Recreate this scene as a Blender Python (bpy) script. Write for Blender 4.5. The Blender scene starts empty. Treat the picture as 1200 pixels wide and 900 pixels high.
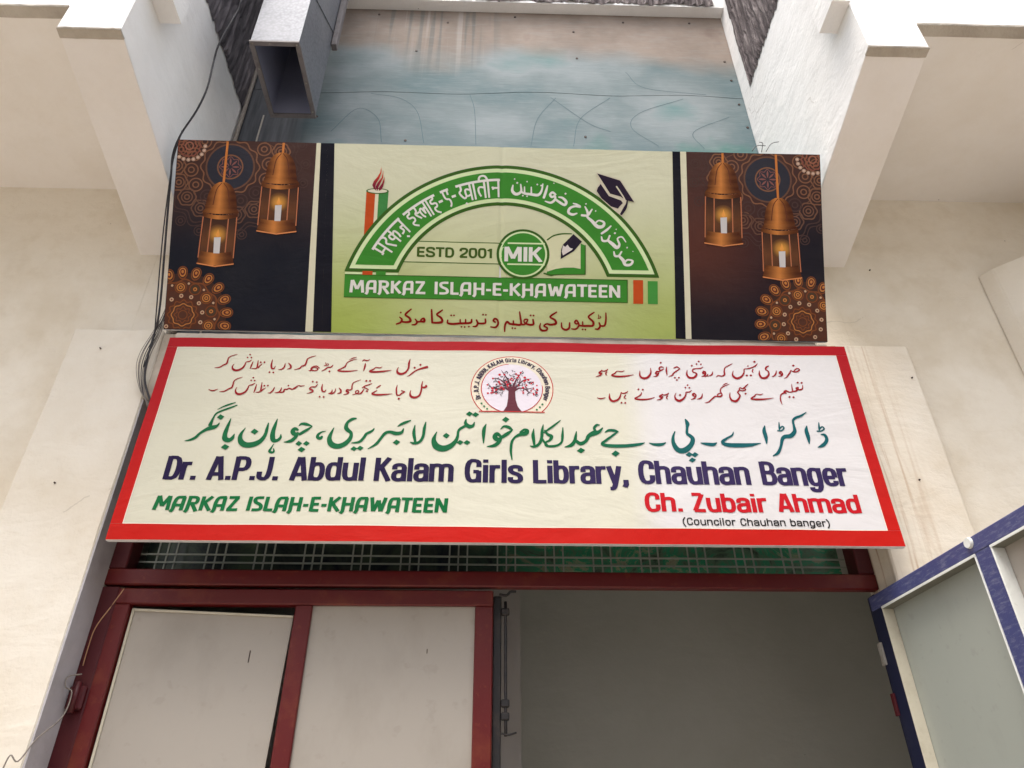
import bpy, bmesh, math, random
from mathutils import Vector, Matrix
from mathutils.geometry import tessellate_polygon
random.seed(7)
S = bpy.context.scene
COL = S.collection
R = math.radians

# ------------------------------------------------------------------ camera, sky, sun, exposure
CAM_PITCH, CAM_YAW, CAM_ROLL = 33.62, 1.67, -0.13
cam_d = bpy.data.cameras.new('camera'); cam = bpy.data.objects.new('camera', cam_d); COL.objects.link(cam)
_p, _y, _r = R(CAM_PITCH), R(CAM_YAW), R(CAM_ROLL)
fwd = Vector((math.sin(_y)*math.cos(_p), math.cos(_y)*math.cos(_p), math.sin(_p)))
rgt = Vector((math.cos(_y), -math.sin(_y), 0)); upv = rgt.cross(fwd)
r2 = math.cos(_r)*rgt + math.sin(_r)*upv; u2 = -math.sin(_r)*rgt + math.cos(_r)*upv
cam.matrix_world = Matrix(((r2.x, u2.x, -fwd.x, 0), (r2.y, u2.y, -fwd.y, 0), (r2.z, u2.z, -fwd.z, 1.55), (0, 0, 0, 1)))
cam_d.lens = 26.01; cam_d.sensor_width = 36; cam_d.clip_start = 0.05; cam_d.clip_end = 2000
S.camera = cam
SUN_EL, SUN_AZ = 66.0, 208.0          # azimuth from +Y, clockwise: high, behind the camera to the left
wd = bpy.data.worlds.new('World'); S.world = wd; wd.use_nodes = True
wn = wd.node_tree; bg = wn.nodes['Background']
sky = wn.nodes.new('ShaderNodeTexSky'); sky.sky_type = 'NISHITA'; sky.sun_disc = False
sky.sun_elevation = R(SUN_EL); sky.sun_rotation = R(SUN_AZ); sky.air_density = 1.2; sky.dust_density = 4.0; sky.ozone_density = 1.0
bg.inputs['Strength'].default_value = 0.15
hs = wn.nodes.new('ShaderNodeHueSaturation'); hs.inputs['Saturation'].default_value = 0.42      # hazy white sky
wn.links.new(sky.outputs[0], hs.inputs['Color']); wn.links.new(hs.outputs[0], bg.inputs['Color'])
sun_d = bpy.data.lights.new('sun', 'SUN'); sun_d.energy = 1.0; sun_d.angle = R(30); sun_d.color = (1.0, 0.94, 0.86)
sun = bpy.data.objects.new('sun', sun_d); COL.objects.link(sun)
_s = Vector((math.sin(R(SUN_AZ))*math.cos(R(SUN_EL)), math.cos(R(SUN_AZ))*math.cos(R(SUN_EL)), math.sin(R(SUN_EL))))
sun.rotation_euler = _s.to_track_quat('Z', 'Y').to_euler()
S.view_settings.view_transform = 'Standard'; S.view_settings.look = 'None'
S.view_settings.exposure = 1.27; S.view_settings.gamma = 1.0
S.cycles.max_bounces = 8; S.cycles.diffuse_bounces = 5

# ------------------------------------------------------------------ materials
def srgb(r, g, b):
    f = lambda c: (c/255/12.92) if c/255 <= 0.04045 else ((c/255+0.055)/1.055)**2.4
    return (f(r), f(g), f(b), 1)
class NT:
    def __init__(s, name):
        s.m = bpy.data.materials.new(name); s.m.use_nodes = True; s.t = s.m.node_tree
        s.b = s.t.nodes['Principled BSDF']; s.tc = s.t.nodes.new('ShaderNodeTexCoord')
    def n(s, typ, **kw):
        nd = s.t.nodes.new(typ)
        for k, v in kw.items(): setattr(nd, k, v)
        return nd
    def lk(s, a, b): s.t.links.new(a, b)
    def mapping(s, scale=(1, 1, 1), loc=(0, 0, 0), rot=(0, 0, 0)):
        m = s.n('ShaderNodeMapping'); m.inputs['Scale'].default_value = scale
        m.inputs['Location'].default_value = loc; m.inputs['Rotation'].default_value = rot
        s.lk(s.tc.outputs['Object'], m.inputs['Vector']); return m.outputs[0]
    def noise(s, scale, detail=4, rough=.55, vec=None, dist=0):
        n = s.n('ShaderNodeTexNoise'); n.inputs['Scale'].default_value = scale
        n.inputs['Detail'].default_value = detail; n.inputs['Roughness'].default_value = rough
        n.inputs['Distortion'].default_value = dist
        s.lk(vec if vec is not None else s.tc.outputs['Object'], n.inputs['Vector']); return n.outputs['Fac']
    def ramp(s, fac, stops):
        r = s.n('ShaderNodeValToRGB'); e = r.color_ramp.elements
        while len(e) > 1: e.remove(e[-1])
        e[0].position = stops[0][0]; e[0].color = stops[0][1]
        for p, c in stops[1:]:
            x = e.new(p); x.color = c
        s.lk(fac, r.inputs[0]); return r.outputs[0]
    def mix(s, fac, a, b, typ='MIX'):
        m = s.n('ShaderNodeMix', data_type='RGBA', blend_type=typ)
        for sock, v in ((m.inputs[0], fac), (m.inputs[6], a), (m.inputs[7], b)):
            if hasattr(v, 'is_linked'): s.lk(v, sock)
            else: sock.default_value = v
        return m.outputs[2]
    def math(s, op, a, b=0.0, clamp=False):
        m = s.n('ShaderNodeMath', operation=op, use_clamp=clamp)
        for sock, v in ((m.inputs[0], a), (m.inputs[1], b)):
            if hasattr(v, 'is_linked'): s.lk(v, sock)
            else: sock.default_value = v
        return m.outputs[0]
    def bump(s, h, strength=.2, dist=.01):
        b = s.n('ShaderNodeBump'); b.inputs['Strength'].default_value = strength; b.inputs['Distance'].default_value = dist
        s.lk(h, b.inputs['Height']); s.lk(b.outputs[0], s.b.inputs['Normal'])
    def fin(s, col, rough=.8, metal=0, spec=.3):
        if hasattr(col, 'is_linked'): s.lk(col, s.b.inputs['Base Color'])
        else: s.b.inputs['Base Color'].default_value = col
        if hasattr(rough, 'is_linked'): s.lk(rough, s.b.inputs['Roughness'])
        else: s.b.inputs['Roughness'].default_value = rough
        s.b.inputs['Metallic'].default_value = metal; s.b.inputs['Specular IOR Level'].default_value = spec
        return s.m
BW = lambda v: (v, v, v, 1)

def plaster(name, base, dirt, amount=.5, streak=None, bump=.25, crack=.22):
    t = NT(name)
    n1 = t.noise(1.6, 6, .6); n2 = t.noise(9, 5, .6); n3 = t.noise(60, 3, .6)
    f = t.ramp(n1, [(.42, BW(0)), (.72, BW(1))])
    c = t.mix(t.math('MULTIPLY', f, amount), base, dirt)
    f2 = t.ramp(n2, [(.5, BW(0)), (.78, BW(1))])
    c = t.mix(t.math('MULTIPLY', f2, amount*.45), c, dirt)
    # small dark scuffs and pin holes
    v = t.n('ShaderNodeTexVoronoi'); v.inputs['Scale'].default_value = 6.5; t.lk(t.tc.outputs['Object'], v.inputs['Vector'])
    d = t.math('LESS_THAN', v.outputs['Distance'], .018)
    g = t.math('GREATER_THAN', t.noise(3.1, 2), .57)
    c = t.mix(t.math('MULTIPLY', t.math('MULTIPLY', d, g), .75), c, srgb(92, 80, 68))
    if streak:
        x0, x1, sc = streak
        vec = t.mapping((22, 22, .9))
        s = t.noise(1.0, 3, .6, vec, .6)
        sf = t.ramp(s, [(.5, BW(0)), (.62, BW(1))])
        sep = t.n('ShaderNodeSeparateXYZ'); t.lk(t.tc.outputs['Object'], sep.inputs[0])
        win = t.n('ShaderNodeMapRange', interpolation_type='SMOOTHSTEP'); t.lk(sep.outputs[0], win.inputs[0])
        win.inputs[1].default_value = x1; win.inputs[2].default_value = x0
        sf = t.math('MULTIPLY', t.math('MULTIPLY', sf, win.outputs[0]), .7)
        c = t.mix(sf, c, sc)
    vc = t.n('ShaderNodeTexVoronoi', feature='DISTANCE_TO_EDGE'); vc.inputs['Scale'].default_value = 1.3
    wv = t.n('ShaderNodeMix', data_type='VECTOR'); wv.inputs[0].default_value = .12
    nn_ = t.n('ShaderNodeTexNoise'); nn_.inputs['Scale'].default_value = 5; nn_.inputs['Detail'].default_value = 6
    t.lk(t.tc.outputs['Object'], nn_.inputs['Vector']); t.lk(t.tc.outputs['Object'], wv.inputs[4]); t.lk(nn_.outputs['Color'], wv.inputs[5]); t.lk(wv.outputs[1], vc.inputs['Vector'])
    ck = t.math('MULTIPLY', t.math('LESS_THAN', vc.outputs['Distance'], .0028), t.math('GREATER_THAN', n1, .60))
    c = t.mix(t.math('MULTIPLY', ck, crack), c, srgb(120, 106, 92))
    tr = t.noise(3.2, 3, .5, t.mapping((1, 1, 2.6), rot=(0, R(24), R(15))), 1.2)
    h = t.math('ADD', t.math('ADD', t.math('MULTIPLY', n2, 1.0), t.math('MULTIPLY', n3, .35)), t.math('MULTIPLY', tr, 1.1))
    t.bump(h, bump, .02)
    return t.fin(c, .85, spec=.25)

M = {}
M['wall'] = plaster('beige limewash', srgb(226, 218, 203), srgb(190, 172, 142), .6)
M['pil'] = plaster('pilaster plaster', srgb(224, 217, 204), srgb(190, 172, 142), .4)
M['pil_r'] = plaster('stained pilaster plaster', srgb(224, 216, 202), srgb(192, 172, 140), .45, (1.5, 1.68, srgb(160, 118, 74)))
M['soffit'] = plaster('soffit plaster', srgb(226, 222, 219), srgb(204, 194, 180), .35)
M['slab'] = plaster('overhang plaster', srgb(228, 224, 220), srgb(206, 196, 180), .35)
M['white'] = plaster('white limewash', srgb(236, 234, 232), srgb(208, 204, 198), .35)
M['lintel'] = plaster('dusty lintel plaster', srgb(196, 184, 170), srgb(112, 98, 84), .9, bump=.5)
M['lip'] = plaster('raw plaster edge', srgb(182, 174, 162), srgb(140, 130, 118), .8, bump=.8)
M['reveal'] = plaster('grimy reveal plaster', srgb(184, 180, 184), srgb(126, 118, 114), .6)  # recess shadow beside the sign put into the plaster colour
M['room'] = plaster('interior paint', srgb(180, 181, 176), srgb(158, 157, 148), .4, bump=.08, crack=0)
M['room2'] = plaster('interior paint pale', srgb(176, 172, 170), srgb(150, 144, 136), .3, bump=.08, crack=0)

t = NT('rough unplastered concrete')
vec = t.mapping((34, 34, 4.5), rot=(R(14), R(8), 0))
n = t.noise(1, 5, .65, vec, .4); n2 = t.noise(14, 4)
c = t.ramp(n, [(.36, srgb(58, 50, 52)), (.52, srgb(104, 94, 94)), (.66, srgb(158, 148, 146))])
c = t.mix(t.math('MULTIPLY', n2, .5), c, srgb(96, 88, 88)); t.bump(n, .9, .03)
M['rough'] = t.fin(c, .95)
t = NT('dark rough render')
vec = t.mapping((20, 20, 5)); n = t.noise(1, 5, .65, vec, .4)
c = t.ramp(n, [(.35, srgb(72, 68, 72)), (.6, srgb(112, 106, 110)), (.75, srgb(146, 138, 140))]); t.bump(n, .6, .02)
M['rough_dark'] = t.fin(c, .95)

def paint(name, base, worn, amount=.5, rough=.45, scale=7, stretch=(1, 1, 1), bump=.15):
    t = NT(name); n = t.noise(scale, 6, .65, t.mapping(stretch)); n2 = t.noise(scale*6, 4)
    f = t.ramp(n, [(.5, BW(0)), (.74, BW(1))])
    c = t.mix(t.math('MULTIPLY', f, amount), base, worn)
    f2 = t.ramp(n2, [(.62, BW(0)), (.7, BW(1))]); c = t.mix(t.math('MULTIPLY', f2, amount*.5), c, worn)
    t.bump(n2, bump, .005); return t.fin(c, rough, spec=.4)
M['maroon'] = paint('maroon gloss paint', srgb(88, 12, 14), srgb(112, 50, 28), .8, .42)
M['maroon_d'] = paint('maroon jamb paint', srgb(70, 12, 20), srgb(86, 38, 30), .5, .5)
M['blue'] = paint('worn blue paint', srgb(66, 70, 114), srgb(142, 144, 160), .6, .5, 22, (1, 1, 5))
M['blue_d'] = paint('dark blue paint', srgb(22, 26, 52), srgb(60, 56, 60), .4, .5)
M['panel'] = paint('off white door sheet', srgb(160, 153, 144), srgb(132, 124, 112), .45, .55, 3, (1, 1, .5), .05)
M['panel_g'] = paint('grey door sheet', srgb(156, 160, 152), srgb(132, 134, 126), .5, .5, 4, (1, 1, .4), .05)
M['bead'] = paint('cream bead', srgb(196, 190, 172), srgb(168, 158, 136), .6, .6, 12)
M['beadw'] = paint('white bead', srgb(222, 224, 220), srgb(170, 168, 160), .4, .6, 12)
M['beadg'] = paint('shaded rail underside', srgb(112, 112, 102), srgb(84, 82, 74), .5, .7, 12)  # shade under the top rail put into this darker colour
M['bar'] = paint('grey painted bar', srgb(150, 156, 146), srgb(110, 106, 94), .6, .5, 20)
M['black'] = paint('black iron', srgb(30, 28, 30), srgb(70, 56, 48), .5, .5, 20)
M['hinge'] = paint('steel hinge', srgb(140, 136, 128), srgb(90, 66, 50), .6, .4, 30)
M['cable'] = paint('black cable sheath', srgb(46, 44, 48), srgb(90, 86, 86), .4, .6, 30)
M['wire'] = paint('grey dusty wire', srgb(132, 124, 116), srgb(88, 80, 74), .6, .7, 30)
M['copper_wire'] = paint('tan wire', srgb(170, 130, 96), srgb(120, 90, 70), .5, .6, 30)
M['alu'] = paint('sign frame edge', srgb(206, 204, 206), srgb(150, 146, 146), .4, .5, 20)

t = NT('galvanised sheet'); n = t.noise(120, 4, .7); n2 = t.noise(3, 4)
v = t.n('ShaderNodeTexVoronoi'); v.inputs['Scale'].default_value = 70; t.lk(t.tc.outputs['Object'], v.inputs['Vector'])
c = t.mix(t.math('MULTIPLY', v.outputs['Distance'], .9), srgb(124, 126, 132), srgb(88, 90, 98))
c = t.mix(t.math('MULTIPLY', t.ramp(n2, [(.45, BW(0)), (.7, BW(1))]), .4), c, srgb(140, 140, 144))
t.bump(n, .2, .003); M['galv'] = t.fin(c, .55, .35, .5)
M['flange'] = paint('dull duct flange', srgb(112, 106, 106), srgb(78, 70, 66), .6, .6, 30)
M['duct_in'] = paint('duct lining', srgb(146, 150, 172), srgb(110, 112, 128), .4, .6, 6)

t = NT('green glazing'); n = t.noise(7, 6, .7, dist=1.0); n2 = t.noise(2.2, 2)
sx = t.n('ShaderNodeSeparateXYZ'); t.lk(t.tc.outputs['Object'], sx.inputs[0])
g = t.ramp(n, [(.35, srgb(60, 74, 66)), (.46, srgb(96, 128, 106)), (.54, srgb(50, 150, 112)), (.6, srgb(150, 156, 132)), (.74, srgb(92, 88, 74))])
g2 = t.ramp(n, [(.35, srgb(36, 42, 52)), (.55, srgb(62, 74, 66)), (.75, srgb(82, 102, 74))])
mr = t.n('ShaderNodeMapRange', interpolation_type='SMOOTHSTEP'); t.lk(sx.outputs[0], mr.inputs[0])
mr.inputs[1].default_value = -.15; mr.inputs[2].default_value = .35
c = t.mix(mr.outputs[0], g2, g); M['glaze'] = t.fin(c, .25, spec=.4)

# painted backdrop: watery teal paint with a washed out brown band at the top
t = NT('weathered teal mural paint')
sep = t.n('ShaderNodeSeparateXYZ'); t.lk(t.tc.outputs['Object'], sep.inputs[0])
n = t.noise(1.5, 5, .5, t.mapping((1, 1, 1.3)), .15); n2 = t.noise(1.1, 3, .5); n3 = t.noise(26, 4, .6, t.mapping((.35, 1, 2)))
c = t.ramp(n, [(.34, srgb(88, 108, 112)), (.47, srgb(110, 122, 124)), (.58, srgb(130, 138, 140)), (.72, srgb(98, 126, 126))])
gr = t.ramp(t.noise(1.7, 4, .55, t.mapping((1, 1, 1), (4, 0, 2))), [(.5, BW(0)), (.66, BW(1))])
mrx = t.n('ShaderNodeMapRange', interpolation_type='SMOOTHSTEP'); t.lk(sep.outputs[0], mrx.inputs[0])
mrx.inputs[1].default_value = .1; mrx.inputs[2].default_value = .9
lowz = t.n('ShaderNodeMapRange', interpolation_type='SMOOTHSTEP'); t.lk(sep.outputs[2], lowz.inputs[0])
lowz.inputs[1].default_value = 5.5; lowz.inputs[2].default_value = 5.0
gf = t.math('MULTIPLY', t.math('MULTIPLY', gr, mrx.outputs[0]), lowz.outputs[0])
c = t.mix(t.math('MULTIPLY', gf, 1.0), c, srgb(62, 118, 106))
hz = t.math('ADD', sep.outputs[2], t.math('MULTIPLY', t.math('SUBTRACT', n2, .5), 1.1))
top = t.n('ShaderNodeMapRange', interpolation_type='SMOOTHSTEP'); t.lk(hz, top.inputs[0])
top.inputs[1].default_value = 5.5; top.inputs[2].default_value = 5.78
tb = t.ramp(t.noise(2.4, 4, .6), [(.4, srgb(128, 112, 100)), (.6, srgb(146, 130, 118)), (.75, srgb(120, 98, 88))])
c = t.mix(t.math('MULTIPLY', top.outputs[0], .92), c, tb)
# pale wash-down runs and dark runs below the top edge, left of the middle
run = t.noise(1, 2, .4, t.mapping((24, 1, .7)))
rz = t.n('ShaderNodeMapRange', interpolation_type='SMOOTHSTEP'); t.lk(hz, rz.inputs[0]); rz.inputs[1].default_value = 5.45; rz.inputs[2].default_value = 5.8
rx = t.n('ShaderNodeMapRange', interpolation_type='SMOOTHSTEP'); t.lk(sep.outputs[0], rx.inputs[0]); rx.inputs[1].default_value = .05; rx.inputs[2].default_value = -.1
rx2 = t.n('ShaderNodeMapRange', interpolation_type='SMOOTHSTEP'); t.lk(sep.outputs[0], rx2.inputs[0]); rx2.inputs[1].default_value = -.85; rx2.inputs[2].default_value = -.6
rf = t.math('MULTIPLY', t.math('MULTIPLY', rz.outputs[0], rx.outputs[0]), rx2.outputs[0])
c = t.mix(t.math('MULTIPLY', t.math('MULTIPLY', t.ramp(run, [(.56, BW(0)), (.64, BW(1))]), rf), .35), c, srgb(172, 168, 162))
c = t.mix(t.math('MULTIPLY', t.math('MULTIPLY', t.ramp(run, [(.36, BW(1)), (.44, BW(0))]), rf), .4), c, srgb(58, 78, 82))
c = t.mix(t.math('MULTIPLY', t.ramp(n3, [(.5, BW(0)), (.75, BW(1))]), .18), c, srgb(150, 158, 160))
# shadow behind the duct, painted as dark grey streaks at the left edge
lx = t.n('ShaderNodeMapRange', interpolation_type='SMOOTHSTEP'); t.lk(sep.outputs[0], lx.inputs[0]); lx.inputs[1].default_value = -.98; lx.inputs[2].default_value = -1.12
duct_shade = t.ramp(t.noise(1, 4, .6, t.mapping((30, 1, 2))), [(.35, srgb(46, 46, 54)), (.65, srgb(84, 84, 90))])
c = t.mix(t.math('MULTIPLY', lx.outputs[0], .9), c, duct_shade)
t.bump(n3, .15, .01); M['mural'] = t.fin(c, .8)
M['crack'] = paint('dark seam', srgb(60, 56, 54), srgb(90, 80, 76), .5, .9)
M['faint'] = paint('faint painted line', srgb(74, 96, 102), srgb(88, 108, 112), .6, .8, 20)
M['screw'] = paint('rusty screw head', srgb(58, 44, 40), srgb(110, 80, 60), .4, .6, 50)

def print_mat(name, gloss=.6, dirt=.02):
    t = NT(name); a = t.n('ShaderNodeAttribute', attribute_name='Col')
    n = t.noise(5, 5, .6); n2 = t.noise(40, 3, .6)
    c = t.mix(t.math('MULTIPLY', t.ramp(n, [(.4, BW(0)), (.75, BW(1))]), dirt), a.outputs['Color'], srgb(150, 138, 118))
    n3 = t.noise(2.2, 4, .55, t.mapping((1, 1, 2.2), rot=(0, R(35), 0)), 1.5)
    t.bump(t.math('ADD', t.math('ADD', n, t.math('MULTIPLY', n2, .03)), t.math('MULTIPLY', n3, 1.6)), .19, .02)
    return t.fin(c, gloss, spec=.12)
M['print'] = print_mat('printed vinyl')
t = NT('asphalt lane'); n = t.noise(3, 6, .6); n2 = t.noise(90, 3)
c = t.ramp(n, [(.35, srgb(168, 158, 146)), (.7, srgb(192, 182, 168))]); t.bump(n2, .4, .01); M['ground'] = t.fin(c, .9)

# ------------------------------------------------------------------ builders
def link(name, me, mat, parent=None, loc=None):
    o = bpy.data.objects.new(name, me); COL.objects.link(o)
    if mat is not None and len(me.materials) == 0: me.materials.append(M[mat])
    if parent: o.parent = parent
    if loc: o.location = loc
    return o
def tag(o, label=None, cat=None, group=None, kind=None):
    for k, v in (('label', label), ('category', cat), ('group', group), ('kind', kind)):
        if v: o[k] = v
    return o
def empty(name, loc=(0, 0, 0), label=None, cat=None, group=None, rot=None):
    o = bpy.data.objects.new(name, None); COL.objects.link(o); o.location = loc
    o.empty_display_size = .1
    if rot is not None: o.rotation_euler = rot
    return tag(o, label, cat, group)
def box_me(name, x0, x1, y0, y1, z0, z1, bev=0.0, seg=1):
    bm = bmesh.new()
    bmesh.ops.create_cube(bm, size=1)
    for v in bm.verts:
        v.co = Vector(((x0+x1)/2+v.co.x*(x1-x0), (y0+y1)/2+v.co.y*(y1-y0), (z0+z1)/2+v.co.z*(z1-z0)))
    if bev: bmesh.ops.bevel(bm, geom=bm.edges[:], offset=bev, segments=seg, affect='EDGES', profile=.6)
    me = bpy.data.meshes.new(name); bm.to_mesh(me); bm.free(); return me
def box(name, mat, parent, x0, x1, y0, y1, z0, z1, bev=0.0, label=None):
    o = link(name, box_me(name, x0, x1, y0, y1, z0, z1, bev), mat, parent)
    return tag(o, label)
def prism_x(name, mat, parent, yz, x0, x1, bev=0.0, wob=0.0):
    """polygon in the YZ plane pushed along X"""
    bm = bmesh.new(); n = len(yz)
    a = [bm.verts.new((x0, y, z)) for y, z in yz]; b = [bm.verts.new((x1, y, z)) for y, z in yz]
    bm.faces.new(a); bm.faces.new(b[::-1])
    for i in range(n): bm.faces.new((a[i], b[i], b[(i+1) % n], a[(i+1) % n]))
    bmesh.ops.recalc_face_normals(bm, faces=bm.faces[:])
    if bev: bmesh.ops.bevel(bm, geom=bm.edges[:], offset=bev, segments=2, affect='EDGES')
    me = bpy.data.meshes.new(name); bm.to_mesh(me); bm.free(); return link(name, me, mat, parent)
def prism_z(name, mat, parent, xy, z0, z1, bev=0.0):
    bm = bmesh.new(); n = len(xy)
    a = [bm.verts.new((x, y, z0)) for x, y in xy]; b = [bm.verts.new((x, y, z1)) for x, y in xy]
    bm.faces.new(a); bm.faces.new(b[::-1])
    for i in range(n): bm.faces.new((a[i], b[i], b[(i+1) % n], a[(i+1) % n]))
    bmesh.ops.recalc_face_normals(bm, faces=bm.faces[:])
    if bev: bmesh.ops.bevel(bm, geom=bm.edges[:], offset=bev, segments=2, affect='EDGES')
    me = bpy.data.meshes.new(name); bm.to_mesh(me); bm.free(); return link(name, me, mat, parent)
def uneven(o, amp=.002, step=.11, sc=5.0, seed=0):
    """hand plastered look: cut the long faces up and push the points about a little"""
    from mathutils import noise
    bm = bmesh.new(); bm.from_mesh(o.data)
    for _ in range(6):
        L = [e for e in bm.edges if e.calc_length() > step*1.6]
        if not L: break
        bmesh.ops.subdivide_edges(bm, edges=L, cuts=1, use_grid_fill=True)
    for v in bm.verts:
        n = noise.noise_vector(v.co*sc+Vector((seed, 0, 0)))+.5*noise.noise_vector(v.co*sc*4)
        v.co += n*amp
    bmesh.ops.triangulate(bm, faces=[f for f in bm.faces if len(f.verts) > 4])
    bm.to_mesh(o.data); bm.free(); return o
def catmull(P, k=5):
    P = [Vector(p) for p in P]
    if len(P) < 3: return P
    Q = [2*P[0]-P[1]] + P + [2*P[-1]-P[-2]]; out = []
    for i in range(1, len(Q)-2):
        a, b, c, d = Q[i-1:i+3]
        for j in range(k):
            t = j/k
            out.append(.5*((2*b)+(c-a)*t+(2*a-5*b+4*c-d)*t*t+(3*b-a-3*c+d)*t*t*t))
    out.append(P[-1]); return out
def tube_bm(bm, P, r, k=5, ns=8):
    P = catmull(P, k); rings = []; up = Vector((.31, .2, .93)).normalized()
    for i, p in enumerate(P):
        t = (P[min(i+1, len(P)-1)]-P[max(i-1, 0)]).normalized()
        a = t.cross(up)
        if a.length < 1e-3: a = t.cross(Vector((1, 0, 0)))
        a.normalize(); b = t.cross(a)
        rings.append([bm.verts.new(p+r*(math.cos(q)*a+math.sin(q)*b)) for q in [2*math.pi*j/ns for j in range(ns)]])
    for A, B in zip(rings, rings[1:]):
        for j in range(ns): bm.faces.new((A[j], A[(j+1) % ns], B[(j+1) % ns], B[j]))
    bm.faces.new(rings[0][::-1]); bm.faces.new(rings[-1])
def tube(name, mat, parent, P, r, k=5, ns=8):
    bm = bmesh.new(); tube_bm(bm, P, r, k, ns)
    me = bpy.data.meshes.new(name); bm.to_mesh(me); bm.free()
    for f in me.polygons: f.use_smooth = True
    return link(name, me, mat, parent)
def disc(name, mat, parent, c, nrm, r, h, ns=16, bev=0):
    bm = bmesh.new()
    bmesh.ops.create_cone(bm, cap_ends=True, segments=ns, radius1=r, radius2=r*.85, depth=h)
    m = Vector(nrm).to_track_quat('Z', 'Y').to_matrix().to_4x4(); m.translation = Vector(c)
    bmesh.ops.transform(bm, matrix=m, verts=bm.verts[:])
    me = bpy.data.meshes.new(name); bm.to_mesh(me); bm.free(); return link(name, me, mat, parent)

# ------------------------------------------------------------------ ground
g = box('lane_ground', 'ground', None, -60, 60, -60, 2.64, -.3, 0)
tag(g, 'pale dusty paving of the lane in front of the door', kind='structure')

# ------------------------------------------------------------------ the building
B = empty('library_building', (0, 2.56, 0), 'beige plastered building front with overhanging upper floor and recessed white bay above the doorway', 'building')
def P_(o):                      # children are modelled in world coordinates: keep them there
    o.location = (-B.location.x, -B.location.y, -B.location.z) if o.parent is B else o.location
    return o
XL, XR = -1.385, 1.422
P_(box('facade_wall', 'wall', B, -6, -1.56, 2.56, 2.8, 0, 4.5))
P_(box('facade_wall', 'wall', B, 1.56, 6, 2.56, 2.8, 0, 4.5))
P_(tag(uneven(box('pilaster', 'pil', B, -1.758, XL, 2.50, 2.80, 0, 3.462, .006), .0035), 'plain pilaster left of the door'))
P_(tag(uneven(box('pilaster', 'pil_r', B, XR, 1.765, 2.50, 2.712, 0, 3.436, .006), .003), 'pilaster right of the door with brown rain streaks'))
P_(box('wall_infill', 'wall', B, -1.56, -1.41, 2.561, 2.8, 3.462, 4.1))
P_(box('wall_infill', 'wall', B, 1.41, 1.56, 2.561, 2.8, 3.436, 4.1))
P_(box('lintel', 'lintel', B, XL, XR, 2.502, 2.80, 3.12, 3.445, .006))
P_(uneven(box('cement_ledge', 'lintel', B, XL+.09, XR-.09, 2.426, 2.5015, 3.30, 3.3935, .004), .002, .05, 14))
P_(box('reveal_shade_facing', 'reveal', B, XL-.004, XL+.0045, 2.504, 2.631, 0, 3.119))  # thin facing that carries the painted recess shade
P_(box('back_wall', 'white', B, -1.41, 1.41, 2.615, 2.8, 3.445, 6.8))
for s, x in ((-1, -1.405), (1, 1.412)):
    zb, zs = (4.174, 4.318) if s < 0 else (4.186, 4.350)      # lower edges of the beam and of the slab front
    yz = [(1.60, zb), (1.63, zb-.004), (2.56, 3.945), (2.614, 3.93), (2.614, 6.8), (1.60, 6.8)]
    a, b = (x-.235, x) if s < 0 else (x, x+.235)
    P_(uneven(prism_x('bay_side_wall', 'white', B, yz, a, b), .0018))
    P_(prism_x('beam_soffit', 'soffit', B, [(1.636, zb-.009), (2.56, 3.940), (2.56, 3.943), (1.636, zb-.006)], a+.001, b-.001))
    P_(uneven(prism_x('raw_edge', 'lip', B, [(1.596, zb+.003), (1.598, zb-.006), (1.635, zb-.012), (1.635, zb-.002), (1.601, zb+.003)], a-.001, b+.001, .0015), .002, .02, 30))
    a2, b2 = (-6, x-.235) if s < 0 else (x+.235, 6)
    P_(prism_x('overhang_slab', 'slab', B, [(1.64, zs-.018), (2.56, zs+.055), (2.56, 4.5), (1.64, 4.5)], a2, b2))
    P_(box('balcony_wall', 'white', B, a2, b2, 1.60, 1.72, zs+.0005, 6.8))
    P_(uneven(prism_x('raw_edge', 'lip', B, [(1.597, zs+.004), (1.598, zs-.008), (1.639, zs-.022), (1.639, zs-.001), (1.601, zs-.0005)], a2, b2, .0015), .002, .05, 20))
    # beam side that drops below the slab
    # unplastered patch high on the side wall
    bm = bmesh.new(); NY, NZ = 44, 40; cols_ = [random.random() for _ in range(46)]; y0, y1, z0, z1 = 1.95, (2.487 if s > 0 else 2.612), (5.235 if s > 0 else 5.05), 6.75
    vs = {}
    for i in range(NY+1):
        for j in range(NZ+1):
            yy = y0+(y1-y0)*i/NY; zz = z0+(z1-z0)*j/NZ
            if j == 0: zz += random.uniform(-.012, .012)
            if i in (0, NY): yy += random.uniform(-.008, .008) if s > 0 else random.uniform(-.01, 0)
            d = .004 if i in (0, NY) or j == 0 else .005+cols_[(i+j//9) % 46]**2*.011+random.random()*.003
            vs[i, j] = bm.verts.new((x-s*d, yy, zz))
    for i in range(NY):
        for j in range(NZ): bm.faces.new((vs[i, j], vs[i+1, j], vs[i+1, j+1], vs[i, j+1]))
    me = bpy.data.meshes.new('unplastered_patch'); bm.to_mesh(me); bm.free()
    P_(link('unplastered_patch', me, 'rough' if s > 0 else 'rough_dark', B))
    # little concrete ledge sticking out of the side wall
    if s < 0: P_(box('ledge_block', 'white', B, x+.0005, x+.088, 1.63, 1.766, 4.495, 4.9))
    else: P_(box('ledge_block', 'white', B, x-.075, x-.0005, 1.585, 1.725, 4.478, 4.9))
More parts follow.
